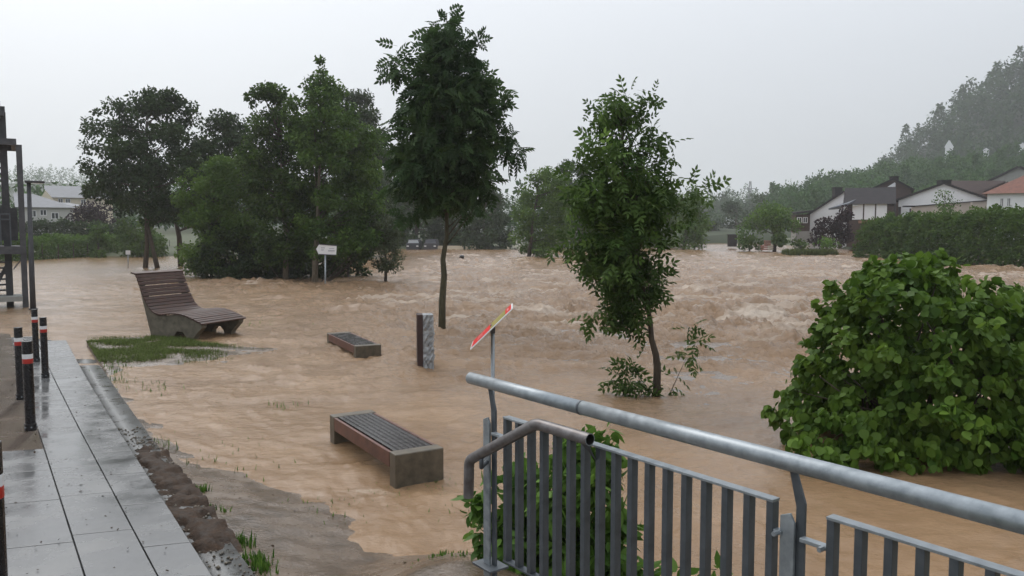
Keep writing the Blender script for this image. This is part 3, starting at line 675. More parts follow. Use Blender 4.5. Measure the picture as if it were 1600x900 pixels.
# ------------------------------------------------------------------ curved wooden lounger
def lounger():
    S = np.array((.38, .92, 0)); S /= np.linalg.norm(S); U = np.array((S[1], -S[0], 0))
    O = atz(236, 524, .06); O = O - U * .42
    root = empty('wooden_lounger', O, 'curved slatted wooden lounger on concrete cheeks on the grass bank', 'lounger')
    ctl = np.array([(0.0, 1.40), (.06, 1.27), (.14, 1.08), (.24, .86), (.36, .66), (.50, .53), (.68, .475), (.88, .49), (1.08, .515), (1.28, .515), (1.48, .48), (1.68, .42), (1.88, .345), (1.98, .30)])
    dd = np.r_[0, np.cumsum(np.hypot(*np.diff(ctl, axis=0).T))]; tt = np.linspace(0, dd[-1], 200)
    cu = np.interp(tt, dd, ctl[:, 0]); cw = np.interp(tt, dd, ctl[:, 1])
    k = np.ones(9) / 9; cu[6:-6] = np.convolve(cu, k, 'same')[6:-6]; cw[6:-6] = np.convolve(cw, k, 'same')[6:-6]
    W = 1.40
    def pt(u, w, s): return O + U * u + S * s + np.array((0, 0, w))
    n = 27
    for i in range(n):
        j = int(4 + (191) * i / (n - 1)); tv = np.array((cu[j + 3] - cu[j - 3], cw[j + 3] - cw[j - 3])); tv /= np.linalg.norm(tv)
        T = U * tv[0] + np.array((0, 0, tv[1])); Nn = np.cross(T, S); Nn = Nn if Nn[2] > 0 else -Nn
        MB(O).box(pt(cu[j], cw[j], W / 2) + Nn * .018, (.078, W + .05, .034), ax=T, ay=S, az=Nn).build('slat', M['slat'], root, bevel=.006)
    MB(O).box(pt(-.045, 1.435, W / 2), (.15, W + .07, .04), ax=U * .93 + np.array((0, 0, -.22)), ay=S, az=np.array((0, 0, 1.)) + U * .2).build('head_slat', M['slat'], root, bevel=.006)
    for s0 in (.02, W - .17):
        top = [(cu[j], cw[j] - .012) for j in range(3, 197, 6)]
        poly = top + [(1.93, .24), (1.70, .02), (1.62, -.25), (1.50, -.25), (1.46, .02), (1.36, .12), (1.2, .13), (1.1, .02), (1.04, -.25), (.42, -.25), (.40, .0)]
        MB(O).prism([pt(u, w, s0) for u, w in poly], S * .15).build('cheek', M['concrete'], root)
    MB(O).prism([pt(u, w, .17) for u, w in ((.46, -.2), (.40, .35), (.52, .42), (.6, -.2))], S * (W - .34)).build('back_panel', M['concrete'], root)
lounger()

# ------------------------------------------------------------------ stone post, info board, arrow sign, lamp
def stele():
    p = atz(665, 577, 0); root = empty('stone_post', p, 'rough grey granite post with a dark rusted edge standing in the water', 'stone post')
    h = 1.0; ax = np.array((.985, .17, 0)); ay = np.array((-.17, .985, 0))
    mb = MB(p); nx, nz = 6, 26; rg = np.random.default_rng(5); V = []; Fq = []
    def grid(o, du, dv, nu, nv, nrm, amp):
        b = len(V)
        for j in range(nv + 1):
            for i in range(nu + 1):
                e = 0 if (i in (0, nu) or j in (0, nv)) else rg.normal() * amp
                V.append(o + du * i / nu + dv * j / nv + nrm * e)
        for j in range(nv):
            for i in range(nu):
                a = b + j * (nu + 1) + i; Fq.append((a, a + 1, a + nu + 2, a + nu + 1))
    w, d = .185, .30; Z = np.array((0, 0, 1.)); o0 = p - ax * .05 - ay * d / 2 + Z * -.5
    grid(o0, ax * w, Z * (h + .5), nx, nz, -ay, .014); grid(o0 + ax * w, ay * d, Z * (h + .5), nx, nz, ax, .012)
    grid(o0 + ax * w + ay * d, -ax * w, Z * (h + .5), nx, nz, ay, .012); grid(o0 + ay * d, -ay * d, Z * (h + .5), nx, nz, -ax, .0)
    grid(o0 + Z * (h + .5), ax * w, ay * d, nx, nx, Z, .004)
    mb.add(V, Fq).build('stone_body', M['granite'], root)
    mb = MB(p); mb.box(p - ax * .103 + Z * (h / 2 - .248) , (.10, d + .012, h + .505), ax=ax).build('edge_plate', M['rust'], root, bevel=.004)
stele()
def info_board():
    Y = 9.6; b = aty(770, 600, Y); b[2] = 0
    root = empty('info_board', b, 'tilted information board with red and olive print on a thin grey post', 'sign')
    lo = aty(737, 540, Y); hi = aty(801, 478, Y)
    s = hi - lo; s[1] = 0; L = np.linalg.norm(s); s /= L
    wv = np.array((0, 1., 0))                          # across the board, nearly along the view
    nr = np.cross(s, wv); nr = nr if nr[2] > 0 else -nr; nr /= np.linalg.norm(nr)
    Wd = .66; c = (lo + hi) / 2
    MB(b).box(c, (L, Wd, .012), ax=s, ay=wv, az=nr).build('panel', M['sign_white'], root, bevel=.002)
    def patch(a0, a1, m, nm): MB(b).box(c + s * L * ((a0 + a1) / 2 - .5) + nr * .0075, (L * (a1 - a0), Wd - .07, .003), ax=s, ay=wv, az=nr).build(nm, M[m], root)
    patch(.03, .47, 'board_red', 'red_print'); patch(.473, .83, 'board_olive', 'map_print'); patch(.833, .97, 'board_red', 'red_print')
    for (a0, a1, q, h) in ((.10, .40, .14, .03), (.10, .34, .02, .03), (.10, .36, -.1, .03), (.86, .93, .0, .2)):
        MB(b).box(c + s * L * ((a0 + a1) / 2 - .5) + wv * q + nr * .0105, (L * (a1 - a0) * .5, h, .002), ax=s, ay=wv, az=nr).build('pale_print', M['board_pink'], root)
    top = aty(770, 515, Y); MB(b).tube([np.array((b[0], b[1], -.6)), np.array((b[0], b[1], top[2]))], .024, 12).build('post', M['galv'], root, smooth=True)
    MB(b).box(np.array((b[0], b[1], top[2] + .01)), (.06, .09, .10)).build('bracket', M['steel_grey'], root, bevel=.004)
info_board()
def arrow_sign():
    p = atz(508, 447, 0); Y = p[1]; root = empty('direction_sign', p, 'white arrow-shaped direction sign on grey post in front of the trees', 'sign')
    MB(p).tube([p + (0, 0, -.6), p + np.array((.03, 0, 1.4))], .035, 10).build('post', M['galv'], root, smooth=True)
    pts = [(494, 389), (499, 381), (526, 383), (525, 399), (498, 398)]
    P3 = [aty(x, y, Y - .06) for x, y in pts]
    MB(p).prism(P3, (0, .03, 0)).build('sign_panel', M['sign_white'], root, bevel=.004)
    for (a, b_) in (((499, 381.6), (526, 383.6)), ((498.5, 397.4), (525, 398.6))):
        A, B = aty(*a, Y - .075), aty(*b_, Y - .075); MB(p).box((A + B) / 2, (np.linalg.norm(B - A), .02, .035), ax=B - A).build('frame_edge', M['steel_grey'], root)
    for (x0, x1, y, h) in ((501.5, 507.5, 387.3, .9), (501.5, 506, 390.6, .9), (514, 522, 388.3, .6), (512.5, 523, 392, 1.3)):
        # two short unreadable words, each as a row of small strokes
        n = max(4, int((x1 - x0) / .9))
        mb = MB(p)
        for k in range(n):
            c = aty(x0 + (x1 - x0) * (k + .5) / n, y + .1 * (k % 3 - 1), Y - .064); mb.box(c, (.022, .006, h * Y / F * (.7 + .3 * (k % 2)))) 
        mb.build('lettering', M['sign_print'], root)
arrow_sign()
def small_sign():
    p = atz(200, 417, 0); Y = p[1]; root = empty('notice_sign', p, 'tiny white notice on a thin pole in the far calm water', 'sign')
    MB(p).tube([p + (0, 0, -.6), aty(200, 394, Y)], .03, 8).build('pole', M['galv'], root, smooth=True)
    MB(p).box(aty(200, 394.5, Y - .05), (.32, .02, .28)).build('plate', M['sign_white'], root, bevel=.004)
small_sign()
def lamp():
    p = atz(52, 484, -.02); Y = p[1]; root = empty('street_lamp', p, 'dark slim street lamp with flat head beside the steel stairs', 'street lamp')
    t = aty(45, 286, Y); MB(p).tube([p + (0, 0, -.4), p + (0, 0, .9), t], [.085, .08, .058], 14).build('pole', M['steel_dark'], root, smooth=True)
    MB(p).tube([p + (0, 0, -.1), p + (0, 0, .05)], .13, 14).build('base_flange', M['steel_dark'], root)
    e = aty(67, 284.5, Y); s = aty(41.5, 284, Y); d = e - s
    MB(p).box((s + e) / 2, (np.linalg.norm(d), .22, .075), ax=d).build('lamp_head', M['steel_dark'], root, bevel=.015)
    MB(p).box((s * .35 + e * .65) - (0, 0, .041), (.28, .16, .008), ax=d).build('diffuser', M['sign_white'], root)
lamp()

# ------------------------------------------------------------------ steel stair tower
def stair_tower():
    Y = 25.6; b = atz(33, 480, 0); Y = b[1]
    root = empty('steel_staircase', b, 'dark steel outdoor staircase tower at the picture edge', 'staircase')
    root.rotation_euler = (0, 0, math.atan(766 / F)); s = Y / F; X = lambda px: aty(px, 360, Y)[0]; Z = lambda py: aty(0, py, Y)[2]
    x_out = X(34); x_in = X(14); x_l = x_out - 3.2; D = 2.2
    def col(x, y, py0, w, m='steel_grey'):
        mb = MB(b); h0, h1 = -.6, Z(py0)
        mb.box((x, y - w / 2 + .012, (h0 + h1) / 2), (w, .018, h1 - h0)); mb.box((x, y + w / 2 - .012, (h0 + h1) / 2), (w, .018, h1 - h0)); mb.box((x, y, (h0 + h1) / 2), (.018, w - .05, h1 - h0))
        mb.build('column', M[m], root)
    col(x_out, Y, 226, .17); col(x_out, Y + D, 226, .17); col(x_in - .02, Y + .4, 165, .19, 'steel_dark'); col(x_in - .02, Y + D - .3, 165, .19, 'steel_dark'); col(x_l, Y, 165, .17, 'steel_dark'); col(x_l, Y + D, 165, .17, 'steel_dark')
    def landing(py0, py1, xr, m='steel_grey'):
        z0, z1 = Z(py1), Z(py0); h = z1 - z0
        for y in (Y - .03, Y + D + .03): MB(b).box(((x_l + xr) / 2, y, (z0 + z1) / 2), (xr - x_l, .14, h)).build('beam', M[m], root, bevel=.004)
        for x in (x_l + .08, xr - .08): MB(b).box((x, Y + D / 2, (z0 + z1) / 2), (.14, D - .1, h * .9)).build('beam', M[m], root)
        MB(b).box(((x_l + xr) / 2, Y + D / 2, z1 - .02), (xr - x_l - .3, D - .1, .03)).build('landing_grate', M['steel_dark'], root)
    landing(217, 227, X(31)); landing(175, 182, X(16)); landing(385, 397, X(38))
    def flight(px0, px1, py0, py1, n, y0, w=1.0):
        xa, xb = X(px0), X(px1); za, zb = Z(py0), Z(py1)
        for k in range(n):
            t = k / (n - 1); MB(b).box((xa + (xb - xa) * t, y0 + w / 2, za + (zb - za) * t), (.30, w, .045)).build('tread', M['steel_dark'], root)
        for yy in (y0 - .03, y0 + w + .03):
            d = np.array((xb - xa, 0, zb - za)); MB(b).box(((xa + xb) / 2, yy, (za + zb) / 2), (np.linalg.norm(d) + .3, .012, .22), ax=d).build('stringer', M['steel_dark'], root)
    def ladder_treads(px0, px1, pys, y0):
        for i, py in enumerate(pys): MB(b).box(((X(px0) + X(px1)) / 2 - .02 * i, y0 + .1 * i, Z(py)), (X(px1) - X(px0), .28, .05)).build('tread', M['steel_dark'], root)
    ladder_treads(-12, 13, [232, 241.5, 251, 260.5, 270, 279.5, 289, 298, 307, 316, 325, 334, 343, 352, 361, 370], Y + .55)
    d = np.array((0, 1.5, Z(370) - Z(232))); MB(b).box((X(13.5), Y + .55 + .75, (Z(232) + Z(370)) / 2), (.02, np.linalg.norm(d) + .2, .24), ax=(1, 0, 0), ay=d).build('stringer', M['steel_dark'], root)
    ladder_treads(-12, 17, [410, 419, 428, 437, 446, 455, 464], Y + .4)
    MB(b).box((X(6), Y + 1.6, Z(350)), (.9, .06, 1.1)).build('side_panel', M['steel_dark'], root)
    MB(b).box((X(4), Y + .3, Z(466)), (1.1, 1.2, .16)).build('plinth', M['grey_wall'], root)
    for py, xr in ((160, 12), (169, 12), (211, 10), (335, 19), (343, 19)):
        MB(b).tube([np.array((x_l, Y + .02, Z(py))), np.array((X(xr), Y + .02, Z(py)))], .022, 8).build('guard_rail', M['galv_dark'], root, smooth=True)
    for x in (X(11), X(2), X(-8)): MB(b).tube([np.array((x, Y + .02, Z(186))), np.array((x, Y + .02, Z(160)))], .02, 8).build('guard_post', M['galv_dark'], root)
    for x in (X(5), X(18), X(-8)): MB(b).tube([np.array((x, Y + .02, Z(383))), np.array((x, Y + .02, Z(335)))], .02, 8).build('guard_post', M['galv_dark'], root)
    for k in range(14):
        x = X(18) - .09 * k; MB(b).tube([np.array((x, Y + .5, Z(383))), np.array((x, Y + .5, Z(300)))], .012, 6).build('guard_bar', M['steel_dark'], root)
    for (a0, a1, b0, b1, yy) in ((-14, 383, 17, 300, .45), (-14, 300, 14, 229, .5), (-14, 466, 18, 400, .45)):
        A_ = np.array((X(a0), Y + yy, Z(a1))); B_ = np.array((X(b0), Y + yy, Z(b1))); d = B_ - A_
        MB(b).box((A_ + B_) / 2, (np.linalg.norm(d), .02, .24), ax=d).build('stringer', M['steel_dark'], root)
    MB(b).box((X(27), Y, Z(405) - .12), (.5, .03, .06), ax=(.6, 0, .8)).build('brace', M['steel_grey'], root)
stair_tower()

# ------------------------------------------------------------------ houses
def add_window(root, b, c, w, h, ax=(1, 0, 0), nrm=(0, -1, 0), glass='glass', frame='sign_white', mull=1):
    ax = np.array(ax, float); nrm = np.array(nrm, float); c = np.array(c, float)
    fr = MB(b); t = .07
    for q, sx, sz in (((0, h / 2), w + t, t), ((0, -h / 2), w + t, t), ((-w / 2, 0), t, h), ((w / 2, 0), t, h)): fr.box(c + ax * q[0] + np.array((0, 0, q[1])) + nrm * .03, (sx, .08, sz), ax=ax)
    if mull: fr.box(c + nrm * .03, (t, .06, h), ax=ax)
    wdw = fr.build('window', M[frame], root)
    MB(b).box(c + nrm * .015, (w - .02, .03, h - .02), ax=ax).build('pane', M[glass], wdw)
def gable_house(name, label, Y, px_l, px_r, py_eave, px_ridge, py_ridge, z0, depth, wall, roof, ov=.35, th=.22, group=None, chimneys=(), yaw=0.0, eave_r=None):
    """gable wall faces the viewer; ridge runs away from the viewer"""
    C0 = aty((px_l + px_r) / 2, 360, Y); nn = np.array((C0[0], C0[1], 0)); nn /= np.linalg.norm(nn)
    def onpl(px, py):
        d = ray(px, py); return np.array((0, 0, CZ)) + d * (C0 @ nn - 0) / (d @ nn)
    A = onpl(px_l, py_eave); B = onpl(px_r, eave_r if eave_r else py_eave); Rg = onpl(px_ridge, py_ridge); b = np.array((C0[0], Y, z0))
    root = empty(name, b, label, 'house', group)
    dv = nn * depth
    MB(b).prism([(A[0], A[1], z0 - 1), (B[0], B[1], z0 - 1), B, Rg, A], dv).build('wall', M[wall], root)
    n = -dv / depth
    for P in (A, B):
        d = P - Rg; L = np.linalg.norm(d); d /= L; up = np.cross(d, nn); up = up if up[2] > 0 else -up
        s = Rg + n * ov; e = P + d * ov + n * ov
        MB(b).prism([s + up * .02, e + up * .02, e + up * (th + .02), s + up * (th + .02)], dv + -n * ov * 2).build('roof', M[roof], root)
    for (cx, cyp, w) in chimneys:
        t = onpl(cx, cyp) + nn * depth * .3; yy = t[1]
        o_ = MB(b); o_.box((t[0], yy, t[2] - .7), (w, w, 1.8)); o_.box((t[0], yy, t[2] + .24), (w + .15, w + .15, .1)); o_.build('chimney', M['slate'], root)
    return root, b
h, b = gable_house('white_gable_house', 'white house with long gable behind the dark copper tree', 108, 1264, 1376, 336, 1320, 300, 1.0, 12, 'white_wall', 'slate', chimneys=((1308, 294, 1.0), (1329, 297, .9)))
MB(b).box(aty(1254, 349, 107.9) + (0, .8, 0), (1.9, 1.8, 2.4)).build('timber_bay', M['brown_wood'], h)
MB(b).box(aty(1254, 342, 107.9) + (0, .5, .9), (2.3, 2.8, .25), ax=(1, 0, .12)).build('bay_roof', M['slate'], h)
for px in (1249, 1258): add_window(h, b, aty(px, 344, 106.98), .55, .7)
MB(b).box(aty(1256, 370, 107.9) + (0, .7, 0), (2.3, 1.9, 1.5)).build('plinth_wall', M['grey_wall'], h)
# slate-roofed house with white panels: ridge across the view
def panel_house():
    Y = 97; A = aty(1337, 345, Y); b = np.array((A[0] + 3, Y, 1.0)); root = empty('slate_roof_house', b, 'house with dark slate roof and three white panels between timber posts', 'house')
    root.rotation_euler = (0, 0, -math.atan2(b[0], Y)); x0, x1 = aty(1338, 0, Y)[0], aty(1402, 0, Y)[0]; z0 = .5; ze = aty(0, 318, Y)[2]; zr = aty(0, 293, Y + 4)[2]
    MB(b).box(((x0 + x1) / 2, Y + 4, (z0 + ze) / 2), (x1 - x0, 8, ze - z0)).build('wall', M['brown_wood'], root)
    MB(b).prism([(x0 - .5, Y - .5, ze - .05), (x0 - .5, Y + 4, zr), (x0 - .5, Y + 8.5, ze - .05)], (x1 - x0 + 1.0, 0, 0)).build('roof', M['slate'], root)
    for k, (a, c) in enumerate(((1345.5, 1361), (1363, 1378.5), (1380.5, 1396))):
        xa, xb = aty(a, 0, Y)[0], aty(c, 0, Y)[0]; MB(b).box(((xa + xb) / 2, Y - .04, (aty(0, 318, Y)[2] + aty(0, 343, Y)[2]) / 2), (xb - xa, .08, aty(0, 318, Y)[2] - aty(0, 343, Y)[2])).build('white_panel', M['white_wall'], root)
    MB(b).box(aty(1362, 346.5, Y) + (0, -.06, 0), (2.8, .16, .35)).build('sill_beam', M['orange_wood'], root)
    MB(b).box(aty(1339, 321, Y) + (0, -.3, 0), (.5, .5, .1)).build('canopy', M['white_wall'], root)
    # lean-to roof between the two houses
    P = [aty(1300, 326, Y + 3), aty(1336, 306, Y + 3), aty(1336, 319, Y - 1), aty(1306, 327, Y - 1)]
    MB(b).prism(P, (0, 0, .18)).build('lean_to_roof', M['slate_grey'], root)
    MB(b).box(aty(1323, 333, Y + 2) + (0, 0, 0), (1.6, 2, 1.5)).build('lean_to_wall', M['white_wall'], root)
    MB(b).box(aty(1314, 336, Y + 1), (.2, .2, 1.4)).build('post', M['brown_wood'], root)
panel_house()
h, b = gable_house('slate_gable_house', 'house whose small white gable triangle and chimney rise above the slate roof', 112, 1364, 1424, 296, 1396, 281, 1.0, 9, 'brown_wood', 'slate', chimneys=((1397, 277, .9),))
MB(b).prism([aty(1387, 292, 111.9), aty(1408, 292, 111.9), aty(1398, 285, 111.9)], (0, .08, 0)).build('gable_panel', M['white_wall'], h)
h, b = gable_house('white_gable_house', 'largest white house with wide low gable above the hedge', 98, 1404, 1546, 313, 1475, 288, 1.0, 12, 'white_wall', 'slate', chimneys=((1475, 282.5, 1.2),))
add_window(h, b, aty(1402.5 + 2.5, 330, 97.98), .3, 1.0, mull=0, frame='brown_wood'); add_window(h, b, aty(1423, 331, 97.98), .25, .75, mull=0, frame='brown_wood')
MB(b).tube([aty(1398.5, 316, 97.7), aty(1398.5, 345, 97.7)], .07, 8).build('downpipe', M['steel_dark'], h)
def garden_wall():
    Y = 93; P = [aty(1426, 323, Y), aty(1568, 312, Y + 3), aty(1568, 350, Y + 3), aty(1426, 350, Y)]; b = np.array((P[0][0], Y, 1.0))
    root = empty('garden_wall', b, 'long pinkish garden wall with dark coping in front of the largest white house', 'wall')
    MB(b).prism(P, (0, .3, 0)).build('wall_face', M['pink_wall'], root)
    d = P[1] - P[0]; MB(b).box((P[0] + P[1]) / 2 + (0, .1, .05), (np.linalg.norm(d), .55, .1), ax=d).build('coping', M['slate'], root)
    MB(b).box(aty(1420, 322.5, Y - .3), (1.0, 1.0, .16)).build('canopy', M['slate'], root)
    for px in (1518, 1545): MB(b).box(aty(px, 326, Y + 1.2), (.12, .2, 1.5)).build('pilaster', M['pink_wall'], root)
garden_wall()
h, b = gable_house('brown_roof_house', 'white house under a broad brown roof between the wide gable and red roof', 112, 1500, 1640, 318, 1572, 286, 1.0, 10, 'white_wall', 'brown_tile')
MB(b).prism([aty(1488, 312, 111), aty(1540, 318, 110), aty(1572, 283, 116), aty(1486, 283, 118)], (0, .4, .1)).build('side_roof', M['brown_tile'], h)
h, b = gable_house('grey_gable_house', 'pale grey house with light verge high behind the red roof', 132, 1546, 1640, 284, 1592, 262, 2.0, 9, 'grey_wall', 'slate', th=.3)
h, b = gable_house('chapel', 'tiny white gabled building standing alone on the wooded hillside', 330, 1477, 1489, 229, 1483, 219.5, 25, 5, 'white_wall', 'white_wall', ov=.1, th=.2)
for (px, py, w, lab) in ((1541, 234, 9, 'small pale roof peeping out of the wooded hillside'), (1598, 226, 11, 'small pale house on the hillside cut by the picture edge')):
    gable_house('hillside_house', lab, 335, px - w / 2, px + w / 2, py, px, py - 3, 22, 5, 'white_wall', 'slate_grey', ov=.2)
gable_house('pale_house', 'faint white gabled house far away at the end of the water', 230, 1126, 1152, 350, 1138, 339, 1.0, 9, 'white_wall', 'white_wall', ov=.2)
# left: houses beyond the hedge
def left_house(label, Y, px0, px1, py_e, py_r, wall, roof, rx0, rx1, wins, name):
    b = aty((px0 + px1) / 2, 360, Y); b[2] = 1.5; root = empty(name, b, label, 'house', rz=-math.atan2(b[0], Y))
    x0, x1 = aty(px0, 0, Y)[0], aty(px1, 0, Y)[0]; ze = aty(0, py_e, Y)[2]; zr = aty(0, py_r, Y + 4)[2]
    MB(b).box(((x0 + x1) / 2, Y + 4, ze / 2), (x1 - x0, 8, ze)).build('wall', M[wall], root)
    r0, r1 = aty(rx0, 0, Y + 4)[0], aty(rx1, 0, Y + 4)[0]
    V = [(x0 - .5, Y - .5, ze), (x1 + .5, Y - .5, ze), (x1 + .5, Y + 8.5, ze), (x0 - .5, Y + 8.5, ze), (r0, Y + 4, zr), (r1, Y + 4, zr)]
    MB(b).add(V, [(0, 1, 5, 4), (2, 3, 4, 5), (3, 0, 4), (1, 2, 5), (3, 2, 1, 0)]).build('roof', M[roof], root)
    for (wx, wy, ww, wh) in wins: add_window(root, b, aty(wx, wy, Y - .01), ww, wh)
    return root, b
h, b = left_house('white house with red tiled roof and two narrow windows at the picture edge', 84, 1568, 1690, 301, 258, 'white_wall', 'red_tile', 1612, 1680, [(1575, 315, .28, .85), (1584.5, 315, .28, .85)], 'red_roof_house')
MB(b).box(aty(1588, 277, 87), (.6, .6, .9)).build('chimney', M['cream_wall'], h)
left_house('pale house with grey hipped roof behind the lamp post', 105, 20, 94, 324, 303, 'dull_white', 'slate_grey', 40, 66, [(82, 337, .8, .8), (66, 332, .7, .7), (52, 334, .7, .8)], 'hipped_roof_house')
h, b = left_house('long cream house with slate roof left of the large dark tree', 125, 72, 158, 309, 291, 'cream_wall', 'slate_grey', 84, 154, [(97, 314, .6, .6), (107, 314, .6, .6), (128, 315, .6, .6)], 'cream_house')
MB(b).prism([aty(60, 322, 124.2), aty(88, 318, 124.2), aty(72, 298, 124.2)], (0, 5, 0)).build('cream_gable', M['cream_wall'], h)
left_house('low cream annex in front of the long cream house', 116, 92, 120, 322, 317, 'cream_wall', 'slate_grey', 96, 118, [], 'cream_annex')

# ------------------------------------------------------------------ cars, wall, floating things
def car(px, py_top, label, body, win):
    Y = 104; p = aty(px, 390, Y); p[2] = 0; root = empty('parked_car', p, label, 'car', 'cars caught by the flood under the trees'); zt = aty(px, py_top, Y)[2]; w = 1.7
    prof = [(-.85, -.4), (-.85, zt * .55), (-.68, zt * .97), (-.55, zt), (.55, zt), (.68, zt * .97), (.85, zt * .55), (.85, -.4)]
    MB(p).prism([p + np.array((a, 0, c)) for a, c in prof], (0, 3.2, 0)).build('body', M[body], root, bevel=.05)
    MB(p).box(p + np.array((0, -.45, zt * .25)), (1.66, .9, zt * .5 + .4)).build('bonnet', M[body], root, bevel=.06)
    MB(p).prism([p + np.array((a, -.03, c)) for a, c in ((-.72, zt * .58), (.72, zt * .58), (.6, zt * .93), (-.6, zt * .93))], (0, .04, 0)).build('windscreen', M[win], root)
    for s in (-.62, .62): MB(p).box(p + np.array((s, -.9, zt * .36)), (.3, .06, .14)).build('headlight', M['sign_white'], root, bevel=.02)
    for s in (-.8, .8): MB(p).tube([p + np.array((s - .1, .1, -.1)), p + np.array((s + .1, .1, -.1))], .32, 14).build('wheel', M['dark_thing'], root)
car(646, 374, 'dark car with pale windscreen half under the flood below the trees', 'car_grey', 'car_white')
car(673, 374, 'grey-green van beside the dark car under the trees', 'steel_grey', 'slate_grey')
for (xa, xb, py, lab) in ((684, 724, 384, 'longer low white wall at the water edge under the trees'), (727, 743, 384, 'short low white wall piece at the water edge under the trees')):
    A, B = aty(xa, py, 104.5), aty(xb, py, 104.5); o = MB((A[0], 104.5, 0)).prism([(A[0], 104.5, -.5), (B[0], 104.5, -.5), B, A], (0, .25, 0)).build('low_wall', M['cream_wall']); o.location = (A[0], 104.5, 0); tag(o, lab, 'wall')
p = atz(721, 404, 0); o = MB((0, 0, 0))
for k in range(8):
    pass
prof = [(.02, .30), (.14, .31), (.2, .26), (.215, .1), (.2, -.1), (.02, -.12)]
V = [(r_ * math.cos(2 * math.pi * k / 16), r_ * math.sin(2 * math.pi * k / 16), z) for r_, z in prof for k in range(16)]
o.add(V, [(i * 16 + k, (i + 1) * 16 + k, (i + 1) * 16 + (k + 1) % 16, i * 16 + (k + 1) % 16) for i in range(5) for k in range(16)] + [tuple(range(16)), tuple(range(95, 79, -1))])
o = o.build('floating_drum', M['dark_thing'], smooth=True); o.location = p; o.rotation_euler = (.3, .25, 0); tag(o, 'small black drum drifting on the open water', 'drum')
def river_things():
    Y = 108; b = aty(1140, 386, Y); b[2] = 0; root = empty('dark_shed', b, 'dark box shed at the water edge left of the round tree', 'shed')
    MB(b).box(aty(1144, 376, Y), (1.0, 1.0, 1.6)).build('shed_wall', M['slate'], root); MB(b).box(aty(1144, 366.5, Y), (1.2, 1.2, .1)).build('shed_roof', M['steel_grey'], root)
    b = aty(1167, 378, 98); root = empty('slide', b, 'white slanted chute sticking out of a shrub', 'slide')
    A, B = aty(1160, 375, 98), aty(1174, 366, 98); d = B - A
    MB(b).box((A + B) / 2, (np.linalg.norm(d), .5, .06), ax=d).build('chute', M['car_white'], root)
    for s in (-.26, .26): MB(b).box((A + B) / 2 + (0, s, .1), (np.linalg.norm(d), .04, .2), ax=d).build('side_rail', M['car_white'], root)
    MB(b).box(B + (0, 0, -.8), (.08, .5, 1.6)).build('leg', M['steel_grey'], root)
    for k, (px, py, m, lab) in enumerate(((1194, 387, 'crate_red', 'lower faded red crate by the round tree trunk'), (1199, 379.5, 'crate_red', 'upper faded red crate stacked by the round tree trunk'), (1203, 387, 'cream_wall', 'pale crate touching the round tree trunk'))):
        b = aty(px, py, 92); root = empty('crate', b - (0, 0, .28), lab, 'crate', 'crates under the round tree')
        for zz in (-.2, 0, .2): MB(b - (0, 0, .28)).box(b + (0, 0, zz), (.62, .6, .13)).build('board', M[m], root)
river_things()
def pylon():
    Y = 520; b = aty(1171, 345, Y); b[2] = 5; root = empty('power_pylon', b, 'faint lattice power pylon in the distant haze', 'pylon'); zt = aty(1171, 283, Y)[2]
    mb = MB(b)
    for sx, sy in ((-1, -1), (1, -1), (1, 1), (-1, 1)): mb.tube([np.array((b[0] + sx * 2.6, Y + sy * 2.6, 0)), np.array((b[0] + sx * .4, Y + sy * .4, zt))], .16, 4)
    for k in range(7):
        t = k / 7; r_ = 2.6 - 2.2 * t; r2 = 2.6 - 2.2 * (t + 1 / 7); z = zt * t; z2 = zt * (t + 1 / 7)
        mb.tube([np.array((b[0] - r_, Y - r_, z)), np.array((b[0] + r2, Y - r2, z2))], .1, 4); mb.tube([np.array((b[0] + r_, Y - r_, z)), np.array((b[0] - r2, Y - r2, z2))], .1, 4)
    mb.build('lattice_mast', M['steel_grey'], root)
    for f in (.72, .86): MB(b).box((b[0], Y, zt * f), (8, .3, .35)).build('cross_arm', M['steel_grey'], root)
pylon()
# ------------------------------------------------------------------ the two single trees in the flood
def wY(px, py): return float(atz(px, py, 0)[1])
YT = wY(690, 517)
tree('ash_tree', 'tall slender ash tree with dark oval crown and bare trunk, standing behind the stone post', 'tree', (690, 517),
     [(22, 695, 701), (60, 678, 722), (100, 662, 742), (140, 640, 762), (200, 622, 772), (250, 630, 776), (290, 640, 768), (315, 655, 738)], YT, G_ASH, M['bark_green'], 11, n_clump=240, n_leaf=3200, leaf_px=22, thin=(120, .55), crad=14,
     seed=21, depth=.95, templ=PINNATE, droop=.5, singles=300, stems=[[(690, 517), (691, 470), (694, 430), (692, 405), (698, 370), (698, 320), (696, 250), (698, 150), (698, 20)]], n_br=60, r_br=.022, edge_bias=.45,
     extra=[(622, 78, 10), (618, 95, 12), (612, 110, 14), (630, 110, 13), (800, 230, 12), (806, 240, 10), (795, 215, 13), (785, 150, 11), (660, 85, 12), (740, 60, 9), (742, 85, 12), (640, 330, 13), (735, 325, 14), (620, 290, 14)])
YN = wY(1025, 618)
